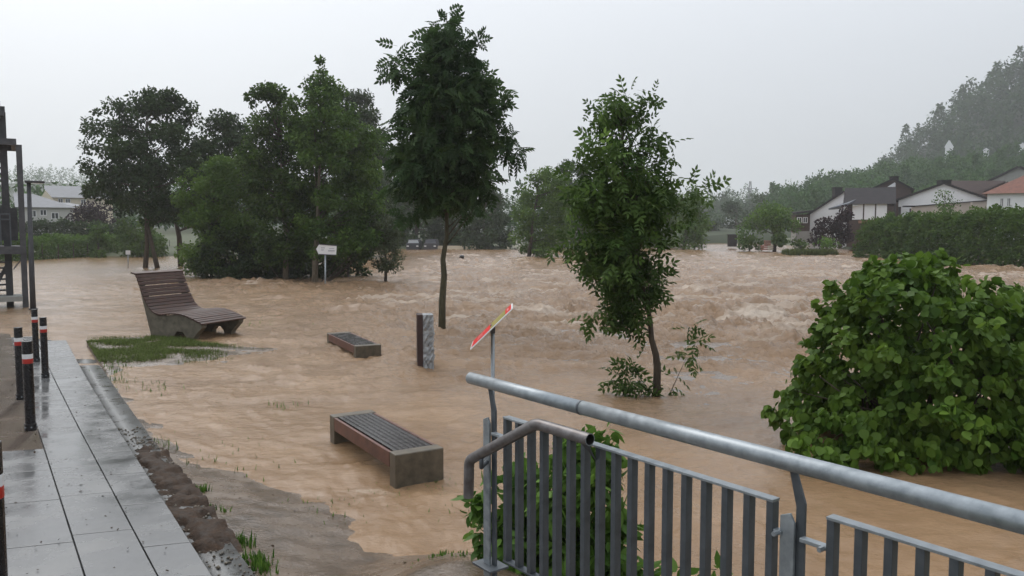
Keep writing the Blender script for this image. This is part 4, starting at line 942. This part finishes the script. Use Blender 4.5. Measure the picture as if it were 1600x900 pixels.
tree('rowan_tree', 'young rowan tree with loose leafy top and water shoots at its foot, behind the railing', 'tree', (1025, 618),
     [(150, 935, 1025), (185, 918, 1022), (230, 898, 1028), (285, 900, 1045), (320, 893, 1040), (380, 885, 1030), (405, 905, 1028), (435, 942, 1024), (470, 958, 1022), (496, 980, 1016)], YN, G_NEAR, M['bark'], 12, n_clump=180, n_leaf=2150, leaf_px=27, crad=14, thin=(290, .45),
     seed=5, depth=.95, templ=PINN5, droop=.45, singles=300, stems=[[(1025, 618), (1027, 575), (1025, 555), (1018, 530), (1016, 500), (1000, 430), (985, 340), (975, 260), (968, 160)]], n_br=60, r_br=.016, edge_bias=.45,
     extra=[(930, 490, 8), (948, 495, 9), (965, 480, 11), (1042, 228, 9), (1040, 250, 10), (1050, 280, 9), (1080, 298, 10), (1100, 296, 8), (1062, 322, 12), (1085, 335, 9), (960, 145, 6), (1015, 142, 6), (895, 250, 8), (885, 385, 9), (990, 565, 8), (985, 590, 10), (998, 603, 9), (978, 578, 8), (972, 598, 7), (1008, 596, 6),
            (1078, 512, 6), (1084, 535, 6), (1072, 560, 7), (1055, 588, 7), (1045, 605, 7), (990, 505, 8)])

# ------------------------------------------------------------------ tree group on the island, mid distance
Y1 = wY(235, 419)
tree('dark_tree', 'broad dark tree with two thin trunks at the far side of the calm water', 'tree', (232, 419), [(150, 225, 275), (170, 160, 305), (200, 148, 318), (250, 138, 320), (300, 140, 310), (325, 190, 300), (345, 218, 275)], Y1, G_DARK, M['bark'], 8,
     seed=31, leaf_px=5.2, crad=15, n_br=40, stems=[[(226, 419), (230, 380), (228, 340), (232, 280), (228, 180)], [(248, 417), (238, 385), (231, 350), (238, 300)]], extra=[(150, 175, 6), (135, 265, 9), (140, 300, 12), (235, 148, 14), (265, 150, 14), (145, 295, 10)])
tree('dark_tree', 'dark tree behind with single leaning trunk right of the two-trunk tree', 'tree', (283, 419), [(185, 330, 375), (215, 300, 410), (260, 285, 410), (310, 275, 410), (335, 280, 350)], Y1 + 3, G_DARK, M['bark'], 9,
     seed=32, leaf_px=5.2, crad=15, stems=[[(283, 419), (280, 370), (270, 325), (300, 260), (330, 200)]])
Y2 = wY(440, 437)
tree('willow', 'light green willow with foliage down to the water, left part of the tree group', 'tree', (318, 433), [(250, 330, 375), (275, 280, 410), (330, 272, 425), (380, 282, 430), (415, 298, 430), (428, 320, 430)], Y2 + 2.5, G_LIGHT, M['bark'], 11,
     seed=33, leaf_px=4.6, crad=15, n_br=30)
tree('maple', 'left maple of the tree group with pale slim trunk', 'tree', (446, 436), [(138, 392, 432), (155, 384, 462), (200, 380, 485), (260, 380, 500), (330, 400, 510), (390, 400, 500), (412, 410, 490)], Y2, G_MAPLE, M['bark_pale'], 9,
     seed=34, leaf_px=5.2, crad=15, n_br=40, extra=[(386, 150, 5), (394, 163, 6), (424, 134, 4), (440, 150, 6)])
tree('maple', 'tallest maple of the tree group, its pale trunk beside the arrow sign', 'tree', (492, 441), [(92, 495, 503), (120, 480, 515), (150, 455, 545), (180, 445, 570), (230, 450, 590), (300, 460, 600), (360, 470, 600), (405, 490, 585)], Y2 - 1.2, G_MAPLE, M['bark_pale'], 10,
     seed=35, leaf_px=5.2, crad=15, n_br=40, stems=[[(491, 441), (493, 400), (496, 350), (500, 250), (500, 110)]], extra=[(500, 95, 5), (502, 108, 7)])
tree('willow', 'small grey-green willow bush hanging into the rapids right of the arrow sign', 'tree', (602, 430), [(335, 570, 618), (365, 570, 630), (395, 578, 632), (420, 585, 622), (428, 590, 612)], Y2 - 1, leafmat('grey_willow_leaf', (.03, .045, .02), (.09, .115, .055)), M['bark'], 5,
     seed=36, leaf_px=4.0, crad=10, n_br=20, dens=4.5)
tree('poplar', 'tall pale hazy tree rising behind the tallest maple', 'tree', (560, 392), [(145, 520, 580), (165, 510, 592), (220, 505, 600), (290, 510, 615), (350, 520, 630), (385, 530, 625)], 78, G_DARK, M['bark'], 8, seed=37, leaf_px=4.6, crad=12, n_br=20)
for k, (rows, sd, lab) in enumerate((([(352, 330, 380), (380, 310, 420), (415, 302, 430), (435, 310, 430)], 41, 'dark bush below the willow at the water line'),
                             ([(365, 430, 470), (385, 415, 500), (415, 405, 520), (436, 410, 520)], 42, 'dark bush between the two pale maple trunks'),
                             ([(370, 520, 560), (395, 505, 580), (415, 505, 580), (430, 515, 570)], 43, 'dark bush behind the arrow sign'))):
    tree('bush', lab, 'bush', (sum(rows[-1][1:]) / 2, 437), rows, Y2 + 1.5 + .5 * k, G_DARK, M['bark'], 4, seed=sd, leaf_px=4.8, crad=12, n_br=10, group='dark bushes under the tree group')

# ------------------------------------------------------------------ trees beyond the open water
far = [('leafy_tree', 'green round tree standing in the open water on a short visible trunk', (825, 403), [(262, 845, 870), (290, 815, 890), (330, 802, 895), (370, 803, 895), (392, 812, 860)], 74, G_LIGHT, 51, 6),
       ('dark_tree', 'dark tree at the far bank behind the cars', (650, 388), [(235, 600, 665), (280, 590, 700), (340, 590, 712), (384, 600, 710)], 114, G_DARK, 52, 6),
       ('spruce_tree', 'dark spruce-like tree at the far bank right of the ash trunk', (755, 390), [(296, 745, 770), (318, 735, 788), (345, 715, 795), (388, 700, 805)], 108, G_DARK, 53, 6),
       ('dark_tree', 'dark low tree directly behind the ash trunk at the far bank', (705, 388), [(300, 685, 730), (335, 665, 755), (388, 665, 765)], 112, G_DARK, 54, 5),
       ('dark_tree', 'dark tree behind the green round tree', (905, 392), [(255, 880, 925), (300, 860, 960), (350, 850, 970), (388, 850, 970)], 112, G_DARK, 55, 7),
       ('dark_tree', 'dark tree hidden behind the rowan crown', (1000, 390), [(270, 965, 1010), (310, 940, 1050), (350, 930, 1060), (385, 940, 1060)], 116, G_MAPLE, 56, 7),
       ('round_tree', 'fresh green round tree right behind the rowan at the river bend', (1068, 389), [(292, 1065, 1092), (318, 1055, 1108), (355, 1052, 1113), (384, 1056, 1102)], 104, leafmat('lime_leaf', (.045, .11, .014), (.16, .27, .045), trans=.35), 57, 6),
       ('round_tree', 'large round tree in front of the white houses', (1210, 390), [(322, 1180, 1230), (335, 1165, 1240), (358, 1158, 1243), (378, 1165, 1240)], 92, G_HEDGE, 58, 6),
       ('copper_tree', 'dark purple copper-leaved tree in front of the white gable', (1312, 381), [(326, 1308, 1322), (342, 1300, 1330), (360, 1285, 1335), (377, 1272, 1335)], 90, G_PURPLE, 59, 6),
       ('copper_tree', 'small purple-leaved tree left of the copper tree', (1286, 381), [(345, 1280, 1294), (358, 1274, 1300), (377, 1270, 1302)], 91, G_PURPLE, 60, 4),
       ('fruit_tree', 'thin young tree before the pinkish garden wall', (1476, 352), [(300, 1468, 1486), (318, 1458, 1496), (335, 1462, 1494)], 88, G_HEDGE, 61, 3),
       ('copper_tree', 'dull reddish tree before the houses beyond the calm water', (160, 350), [(320, 130, 165), (335, 118, 182), (348, 118, 185)], 95, G_PURPLE, 62, 4),
       ('cypress', 'pointed green cypress in the hedge beyond the calm water', (152, 400), [(338, 150, 155), (360, 143, 163), (398, 140, 168)], 74, G_HEDGE, 63, 4),
       ('hazy_tree', 'hazy tree between the far white house and the round tree', (1150, 372), [(318, 1140, 1162), (340, 1130, 1180), (368, 1125, 1190)], 200, G_DARK, 64, 5),
       ('hazy_tree', 'faint far tree at the end of the river view', (1105, 375), [(345, 1095, 1125), (372, 1090, 1130)], 190, G_DARK, 65, 4),
       ('hazy_tree', 'hazy pointed tree behind the round tree', (1190, 352), [(302, 1185, 1193), (325, 1178, 1202), (350, 1175, 1206)], 210, G_DARK, 66, 4)]
for (nm, lab, base, rows, Y, mt, sd, tp) in far:
    tree(nm, lab, 'tree', base, rows, Y, mt, M['bark'], tp, seed=sd, leaf_px=4.2 if nm != 'fruit_tree' else 3.2, crad=11 if nm != 'fruit_tree' else 8, n_br=16, dens=6 if nm != 'fruit_tree' else 1.6, base_z=None if Y < 80 else max(-.3, float(aty(*base, Y)[2])))
for (rows, Y, mt, sd, lab) in (([(372, 1160, 1180), (380, 1152, 1190), (389, 1152, 1188)], 95, G_HEDGE, 71, 'shrub under the white chute'),
                           ([(377, 1240, 1258), (385, 1232, 1268)], 90, G_HEDGE, 72, 'low shrub right of the round tree'), ([(376, 1275, 1300), (385, 1268, 1312)], 84, G_HEDGE, 73, 'low shrub under the copper trees'),
                           ([(384, 797, 812), (390, 795, 816)], 103, leafmat('white_blossom', (.3, .32, .26), (.6, .6, .52)), 74, 'pale flowering shrub left of the green round tree'),
                           ([(345, 190, 225), (372, 175, 250), (398, 170, 262)], 76, G_LIGHT, 75, 'light green shrub behind the two-trunk tree'), ([(372, 1110, 1120), (380, 1092, 1125)], 180, G_DARK, 76, 'faint bush at the far end of the river')):
    tree('shrub', lab, 'shrub', (sum(rows[-1][1:]) / 2, rows[-1][0] + 3), rows, Y, mt, M['bark'], 3, seed=sd, leaf_px=4.0, crad=7, n_br=6, dens=6)

# ------------------------------------------------------------------ hedges
def hedge(name, label, pts, mat, seed, s_leaf, n, thick):
    """pts: (x, y, z0, ztop) along the front foot of the hedge"""
    rg = np.random.default_rng(seed); P = np.array(pts, float); seg = np.r_[0, np.cumsum(np.hypot(*np.diff(P[:, :2], axis=0).T))]
    b = np.array((P[0, 0], P[0, 1], 0)); root = empty(name, b, label, 'hedge')
    t = rg.random(n) * seg[-1]; x = np.interp(t, seg, P[:, 0]); y = np.interp(t, seg, P[:, 1]); z0 = np.interp(t, seg, P[:, 2]); z1 = np.interp(t, seg, P[:, 3])
    z1 = z1 + .28 * (z1 - z0) * .5 * gnoise(t * .55, t * 0 + seed, 81) + .2 * gnoise(t * 1.7, t * 0, 82)
    a = rg.random(n) * math.pi; rr = rg.random(n) ** .16
    cz, cyy = np.sin(a), -np.cos(a); k = 3.5; q = (np.abs(cz) ** k + np.abs(cyy) ** k) ** (-1 / k)
    lump = 1 + .13 * gnoise(t * .9, a * 3, 83) + .09 * gnoise(t * 2.3, a * 7, 84)
    z = z0 + (z1 - z0) * np.clip(rr * cz * q * lump, 0, 1.2); d = thick / 2 * rr * cyy * q * lump
    i = np.clip(np.searchsorted(seg, t) - 1, 0, len(P) - 2); tv = unit(P[i + 1, :2] - P[i, :2]); nv = np.stack([-tv[:, 1], tv[:, 0]], -1); nv = np.where((nv[:, 1:] > 0), nv, -nv)
    pos = np.stack([x + nv[:, 0] * (d + thick / 2), y + nv[:, 1] * (d + thick / 2), z], -1)
    out = np.stack([nv[:, 0] * cyy, nv[:, 1] * cyy, cz * .8], -1)
    Rm = leaf_frames(n, unit(out), .15, rg); size = s_leaf * rg.uniform(.65, 1.35, n)
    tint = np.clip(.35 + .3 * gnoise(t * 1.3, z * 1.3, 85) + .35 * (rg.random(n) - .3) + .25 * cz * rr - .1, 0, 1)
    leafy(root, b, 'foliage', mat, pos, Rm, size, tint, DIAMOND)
    mb = MB(b)
    for k in range(0, 14):
        tt = seg[-1] * (k + .5) / 14; c = np.array((np.interp(tt, seg, P[:, 0]) + .1 * thick, np.interp(tt, seg, P[:, 1]) + thick / 2, 0)); z_ = np.interp(tt, seg, P[:, 3]); mb.tube([c + (0, 0, -.4), c + (0, 0, z_ * .7)], [.06, .03], 5)
    mb.build('stem', M['bark'], root)['kind'] = 'stuff'
pa = atz(1332, 403, 0); pb = atz(1600, 419, 0); pc = pb + (pb - pa) * .55
hedge('long_hedge', 'long tall green hedge along the river bank below the houses', [(pa[0], pa[1], -.1, aty(0, 348, pa[1] + 1)[2]), ((pa[0] + pb[0]) / 2, (pa[1] + pb[1]) / 2, -.1, aty(0, 336, (pa[1] + pb[1]) / 2)[2]), (pb[0], pb[1], -.1, aty(0, 328, pb[1])[2]), (pc[0], pc[1], -.1, 4.2)], G_HEDGE, 91, .24, 52000, 3.2)
pa = atz(52, 406, 0); pb = atz(262, 395, 0); pz = pa + (pa - pb) * .35
hedge('dark_hedge', 'dark garden hedge along the far side of the calm water', [(pz[0], pz[1], -.1, aty(0, 350, pz[1])[2]), (pa[0], pa[1], -.1, aty(0, 372, pa[1])[2]), ((pa[0] + pb[0]) / 2, (pa[1] + pb[1]) / 2, -.1, aty(0, 370, 74)[2]), (pb[0], pb[1], -.1, aty(0, 366, pb[1])[2])], G_HEDGE, 92, .24, 20000, 2.5)
pa = aty(20, 372, 88); pb = aty(190, 372, 88)
hedge('dark_shrub_row', 'dark shrub row in front of the pale houses beyond the hedge', [(pa[0], 88, .5, aty(0, 345, 88)[2]), (pb[0], 90, .5, aty(0, 352, 90)[2])], G_DARK, 93, .28, 9000, 2.5)

# ------------------------------------------------------------------ round-leaved bush in the flood
def hazel():
    rg = np.random.default_rng(17); Y = 9.2; b = aty(1450, 560, Y); b[2] = 0
    root = empty('hazel_bush', b, 'large round-leaved green bush standing in the flood behind the railing', 'bush')
    rows = [(415, 1370, 1480), (440, 1320, 1530), (475, 1275, 1600), (520, 1255, 1640), (580, 1250, 1660), (640, 1230, 1670), (690, 1240, 1670), (735, 1280, 1660), (750, 1300, 1650)]
    ex = [(1300, 445, 9), (1312, 455, 9), (1470, 402, 10), (1490, 425, 11), (1570, 455, 10), (1580, 470, 9), (1205, 640, 12), (1222, 645, 12), (1215, 655, 9), (1240, 610, 10), (1235, 680, 12), (1360, 420, 12), (1395, 412, 9), (1440, 425, 12), (1540, 445, 10), (1345, 428, 7), (1372, 418, 7), (1470, 392, 6), (1474, 408, 8), (1500, 418, 7), (1555, 440, 7), (1590, 462, 7)] + [(1255 + 33 * k, 712 + 14 * ((k * 7) % 3 - 1), 19, 8.15) for k in range(13)] + [(1262 + 33 * k, 690 + 10 * ((k * 5) % 3 - 1), 20, 8.4) for k in range(12)] + [(1255 + 40 * k, 655, 20, 8.5) for k in range(10)]
    C, cr, pos, Rm, size, tint = make_leaves(rows, Y, 470, 20500, 11.6, rg, .85, 20, ROUND, .55, .4, .40, .9, extra=ex, upb=.25)
    c0 = np.array((b[0], Y, 1.1)); out = unit(pos - c0); Rm = leaf_frames(len(pos), out, .75, rg, .45)
    ok = (pos[:, 2] > .06) & (pos[:, 2] + 0 < 9); pos, Rm, size, tint = pos[ok], Rm[ok], size[ok], tint[ok]
    leafy(root, b, 'foliage', G_BUSH, pos, Rm, size, tint, ROUND, 300)
    mb = MB(b)
    for k in rg.choice(len(C), 70, replace=False):
        c = C[k]; s0 = np.array((b[0] + rg.normal() * .35, Y + rg.normal() * .3, -.4)); m = (s0 + c) / 2 + np.array((0, 0, .25))
        mb.tube([s0, m, c], [.022, .014, .005], 5)
    mb.build('stem', M['bark'], root, smooth=True)['kind'] = 'stuff'
hazel()
# ------------------------------------------------------------------ shrub behind the balusters
def rail_shrub():
    rg = np.random.default_rng(23); Y = 4.75; b = np.array((.35, Y, .35))
    root = empty('rail_shrub', b, 'leafy green shrub growing up through the end of the railing', 'shrub')
    rows = [(690, 905, 960), (715, 850, 965), (750, 790, 970), (790, 765, 975), (840, 760, 985), (890, 755, 1000), (940, 770, 1010)]
    ex = [(955, 672, 12), (945, 690, 14), (880, 700, 14), (742, 790, 14), (765, 760, 14), (738, 800, 10), (770, 880, 14), (1000, 890, 14), (1120, 890, 12), (1060, 895, 12), (905, 680, 10), (800, 730, 16), (738, 775, 12), (752, 800, 16), (748, 835, 16), (762, 860, 18), (782, 820, 18), (840, 860, 20), (900, 850, 20)]
    C, cr, pos, Rm, size, tint = make_leaves(rows, Y, 150, 4200, 18, rg, .6, 24, ROUND, .4, .35, .5, .9, extra=ex, upb=.5)
    T = ROUND[0] * np.array((1.25, .62, 1)); templ = (T, ROUND[1])
    gz = bank_h(pos[:, 0], pos[:, 1]); q = (pos[:, 0] - RA[0]) * RN[0] + (pos[:, 1] - RA[1]) * RN[1]
    ok = (q > .05) | ((pos[:, 0] < -.02) & (pos[:, 2] < 1.15) & (q > -.2)); pos, Rm, size, tint = pos[ok], Rm[ok], size[ok], tint[ok]
    tint[rg.random(len(tint)) < .006] = 1.0
    leafy(root, b, 'foliage', G_RAIL, pos, Rm, size, tint, templ, 300)
    mb = MB(b)
    for k in rg.choice(len(C), 60, replace=False):
        c = C[k]; s0 = np.array((.15 + rg.random() * .7, Y + .1 + rg.random() * .3, .1)); s0[2] = bank_h(s0[0:1], s0[1:2])[0] - .1
        mb.tube([s0, (s0 + c) / 2 + np.array((0, 0, .12)), c], [.009, .006, .002], 5)
    mb.build('stem', M['bark_green'], root, smooth=True)['kind'] = 'stuff'
rail_shrub()

# ------------------------------------------------------------------ grass and litter
def grass(name, label, x, y, z, h, seed, w=.008, mat=G_GRASS, lean=.35):
    rg = np.random.default_rng(seed); n = len(x); az = rg.random(n) * 6.283; d = np.stack([np.cos(az), np.sin(az), 0 * az], -1); s = np.stack([-np.sin(az), np.cos(az), 0 * az], -1)
    p = np.stack([x, y, z - .02], -1); l = lean * rg.random(n) * h; ww = (w * rg.uniform(.6, 1.4, n))[:, None]; H = h[:, None] * np.array((0, 0, 1.))
    V = np.stack([p - s * ww, p + s * ww, p + s * ww * .7 + H * .6 + d * l[:, None] * .4, p - s * ww * .7 + H * .6 + d * l[:, None] * .4, p + H + d * l[:, None] * 1.2], 1)
    Fa = (np.array([(0, 1, 2, 3)])[None] + (np.arange(n) * 5)[:, None, None]).reshape(-1, 4); Fb = (np.array([(3, 2, 4, 4)])[None] + (np.arange(n) * 5)[:, None, None]).reshape(-1, 4)
    me = bpy.data.meshes.new(name); faces = np.concatenate([Fa, Fb]); 
    V = V.reshape(-1, 3); tri = np.concatenate([Fa[:, [0, 1, 2]], Fa[:, [0, 2, 3]], Fb[:, :3]])
    o = link(name, np_mesh(name, V, tri, [mat], tint=np.repeat(np.clip(rg.random(n) * .8, 0, 1), 5))); return tag(o, label, 'grass', kind='stuff')
rg = np.random.default_rng(61)
X = rg.uniform(-11, -4.6, 90000); Yg = rg.uniform(14.6, 19.6, 90000); Z = bank_h(X, Yg); dens = sstep(-.01, .06, Z) * sstep(-.25, .25, gnoise(X * 1.3, Yg * 1.3, 62) + .25)
k = (rg.random(len(X)) < dens) & (X > L3(Yg) + .05) & (Yg > 14.8)
grass('grass', 'green grass on the bank around the wooden lounger', X[k], Yg[k], Z[k], rg.uniform(.03, .10, k.sum()), 63, .006, lean=1.3)
tx, ty, tz, th = [], [], [], []
for (px, py, n, r_, h) in ((235, 600, 60, .25, .12), (446, 627, 30, .15, .12), (240, 690, 40, .12, .12), (312, 780, 70, .05, .08), (375, 850, 90, .05, .09), (395, 880, 90, .06, .09), (400, 895, 80, .06, .09), (345, 815, 40, .05, .06), (155, 575, 120, .25, .1), (170, 590, 80, .2, .1), (590, 768, 160, .28, .06), (660, 765, 160, .25, .07), (690, 760, 90, .2, .06),
                          (420, 500, 120, .6, .1), (450, 503, 80, .6, .08), (700, 893, 60, .15, .05), (330, 700, 20, .3, .1), (400, 720, 20, .3, .1), (370, 690, 20, .3, .1), (350, 660, 16, .3, .08), (520, 770, 20, .2, .06)):
    p = atz(px, py, .08 if py < 840 else .2); x = p[0] + rg.normal(size=n) * r_; y = p[1] + rg.normal(size=n) * r_ * 1.2; z = np.maximum(bank_h(x, y), -.03); keep_ = x > L3(y) + .02
    tx.append(x[keep_]); ty.append(y[keep_]); tz.append(z[keep_]); th.append(np.full(keep_.sum(), h) * rg.uniform(.5, 1.3, keep_.sum()))
grass('grass_tufts', 'scattered grass tufts poking out of the mud and shallow water', np.concatenate(tx), np.concatenate(ty), np.concatenate(tz), np.concatenate(th), 64, .007, G_RAIL)
p = atz(1270, 399, 0); n = 5000; x = p[0] + rg.uniform(-2.4, 2.2, n); y = p[1] + rg.uniform(-1.2, 2.5, n)
grass('reed_grass', 'bright green reeds in the water before the copper trees', x, y, np.zeros(n), rg.uniform(.2, .75, n), 65, .035)
def litter():
    n = 420; y = 2.5 + 14 * rg.random(n) ** 1.3; t = rg.random(n); x = L0(y) + (L4(y) - L0(y)) * t; z = np.where(x > L3(y), zp(y) - .11, zp(y)) + .006
    m = 380; x2 = rg.uniform(-5, 0, m); y2 = rg.uniform(4.5, 11, m); z2 = bank_h(x2, y2) + .004; ok = (z2 > .01) & (x2 > L4(y2)); x = np.r_[x, x2[ok]]; y = np.r_[y, y2[ok]]; z = np.r_[z, z2[ok]]
    n = len(x); pos = np.stack([x, y, z], -1); Rm = leaf_frames(n, np.tile(np.array((0, 0, .01)), (n, 1)) + rg.normal(size=(n, 3)) * np.array((1, 1, .02)), 0, rg, 4.0)
    V, Fq, tt = scatter(*DIAMOND, pos, Rm, rg.uniform(.007, .030, n) * rg.choice([.6, 1, 1.3], n), rg.random(n))
    tag(link('leaf_litter', np_mesh('leaf_litter', V, Fq, [M['fallen']], tint=tt)), 'small dark leaf litter washed onto slabs and mud', 'litter', kind='stuff')
litter()
def gravel():
    rg = np.random.default_rng(77); n = 520; y = rg.uniform(4.4, 9.0, n); x = L3(y) + .02 + (L4(y) - L3(y)) * 1.5 * rg.random(n) ** .8
    z = np.maximum(np.where(x < L4(y), zp(y) - .105, -9), bank_h(x, y)) + .002; r_ = rg.uniform(.005, .022, n); V = []; Fq = []
    base = np.array([(1, 0, 0), (0, 1, 0), (-1, 0, 0), (0, -1, 0), (0, 0, .8), (0, 0, -.5)], float); tri = np.array([(0, 1, 4), (1, 2, 4), (2, 3, 4), (3, 0, 4), (1, 0, 5), (2, 1, 5), (3, 2, 5), (0, 3, 5)])
    for i in range(n):
        a = rg.random() * 6.28; Rz = np.array([[math.cos(a), -math.sin(a), 0], [math.sin(a), math.cos(a), 0], [0, 0, 1]])
        V.append((base * rg.uniform(.6, 1.2, (6, 1))) @ Rz.T * r_[i] + np.array((x[i], y[i], z[i]))); Fq.append(tri + 6 * i)
    tag(link('gravel', np_mesh('gravel', np.concatenate(V), np.concatenate(Fq), [M['concrete_bench']])), 'loose gravel washed along the edging strip', 'gravel', kind='stuff')
gravel()

# ------------------------------------------------------------------ forest on the hills
def blob_template(rg, n=200, conifer=False):
    d = unit(rg.normal(size=(n, 3))); d[:, 2] = np.abs(d[:, 2]) * 1.1 - .25; d = unit(d); lum = 1 + .25 * np.sin(d[:, 0] * 5 + rg.random() * 6) * np.sin(d[:, 1] * 5 + rg.random() * 6) * 1.0 + .12 * rg.normal(size=n)
    pos = d * lum[:, None] * (rg.random(n) ** .14)[:, None] * np.array((.5, .5, .62)); 
    if conifer: h = rg.random(n); a = rg.random(n) * 6.283; r_ = .36 * (1 - h) * (.6 + .4 * rg.random(n)) + .02; pos = np.stack([r_ * np.cos(a), r_ * np.sin(a), h * 1.3 - .5], -1); d = unit(np.stack([np.cos(a), np.sin(a), .5 + 0 * a], -1))
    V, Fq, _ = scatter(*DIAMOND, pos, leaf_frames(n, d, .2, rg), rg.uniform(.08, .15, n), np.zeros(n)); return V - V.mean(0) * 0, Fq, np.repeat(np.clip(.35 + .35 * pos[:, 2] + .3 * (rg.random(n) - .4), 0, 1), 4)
def forest(name, label, hz, xr, yr, spacing, hmin, hmax, seed, mask=None, conif=.2, n_q=380):
    rg = np.random.default_rng(seed); T = [blob_template(rg, n_q) for _ in range(5)] + [blob_template(rg, int(n_q * .8), True) for _ in range(2)]
    gx_, gy_ = np.meshgrid(np.arange(*xr, spacing), np.arange(*yr, spacing)); x = gx_.ravel() + rg.uniform(-.5, .5, gx_.size) * spacing; y = gy_.ravel() + rg.uniform(-.5, .5, gx_.size) * spacing
    px = 800 + x / y * F; ok = (px > -220) & (px < 1820)
    if mask is not None: ok &= mask(x, y)
    x, y = x[ok], y[ok]; z = hz(x, y); VV = []; FF = []; TT = []; base = 0
    for i in range(len(x)):
        k = rg.integers(5) if rg.random() > conif else 5 + rg.integers(2); V, Fq, tt = T[k]; h_ = rg.uniform(hmin, hmax); a = rg.random() * 6.283; c, s = math.cos(a), math.sin(a)
        w_ = h_ * rg.uniform(.75, 1.05); Q = V @ np.array([[c, s, 0], [-s, c, 0], [0, 0, 1.]]) * np.array((w_, w_, h_)) + np.array((x[i], y[i], z[i] + h_ * .48))
        VV.append(Q); FF.append(Fq + base); TT.append(np.clip(tt + rg.uniform(-.2, .2), 0, 1)); base += len(V)
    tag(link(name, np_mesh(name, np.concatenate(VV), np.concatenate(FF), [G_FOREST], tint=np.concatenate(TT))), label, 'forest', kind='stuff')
    return len(x)
n1 = forest('forest', 'wooded lower slope behind the white houses', hz1, (20, 300), (165, 300), 7.5, 6, 9, 101, mask=lambda x, y: (hz1(x, y) > 2.0) & (x / y > .325 + .02 * gnoise(x * .1, y * .1, 55)))
n2 = forest('forest', 'dense forest on the steep ridge', hz2, (100, 460), (285, 445), 9.5, 10, 16, 102, conif=.3, n_q=360, mask=lambda x, y: hz2(x, y) > 1.2)
n3 = forest('forest', 'pale far forest on the distant hills', hz3, (-560, 220), (450, 640), 15, 8, 12, 103, conif=.3, n_q=90, mask=lambda x, y: hz3(x, y) > 5)
n4 = forest('forest', 'hazy tree line closing the far end of the park', lambda x, y: .4 + 0 * x, (-150, 62), (135, 175), 9, 7, 11, 104, n_q=200, mask=lambda x, y: (x / y < .2))
n5 = forest('forest', 'faint tree line behind the far river bend', lambda x, y: .4 + 0 * x, (40, 150), (230, 330), 12, 6, 9, 105, n_q=160)

# ------------------------------------------------------------------ rain haze
mh = bpy.data.materials.new('rain_haze'); mh.use_nodes = True; nt = mh.node_tree; nt.nodes.clear()
ou = nt.nodes.new('ShaderNodeOutputMaterial'); pv = nt.nodes.new('ShaderNodeVolumePrincipled')
pv.inputs['Color'].default_value = (.96, .975, .99, 1); pv.inputs['Density'].default_value = 0.00053; pv.inputs['Anisotropy'].default_value = 0.45
nt.links.new(pv.outputs[0], ou.inputs['Volume'])
o = MB().box((0, 1650, 68), (7000, 5200, 144)).build('haze', mh); tag(o, 'pale rain haze over the whole valley', kind='stuff')
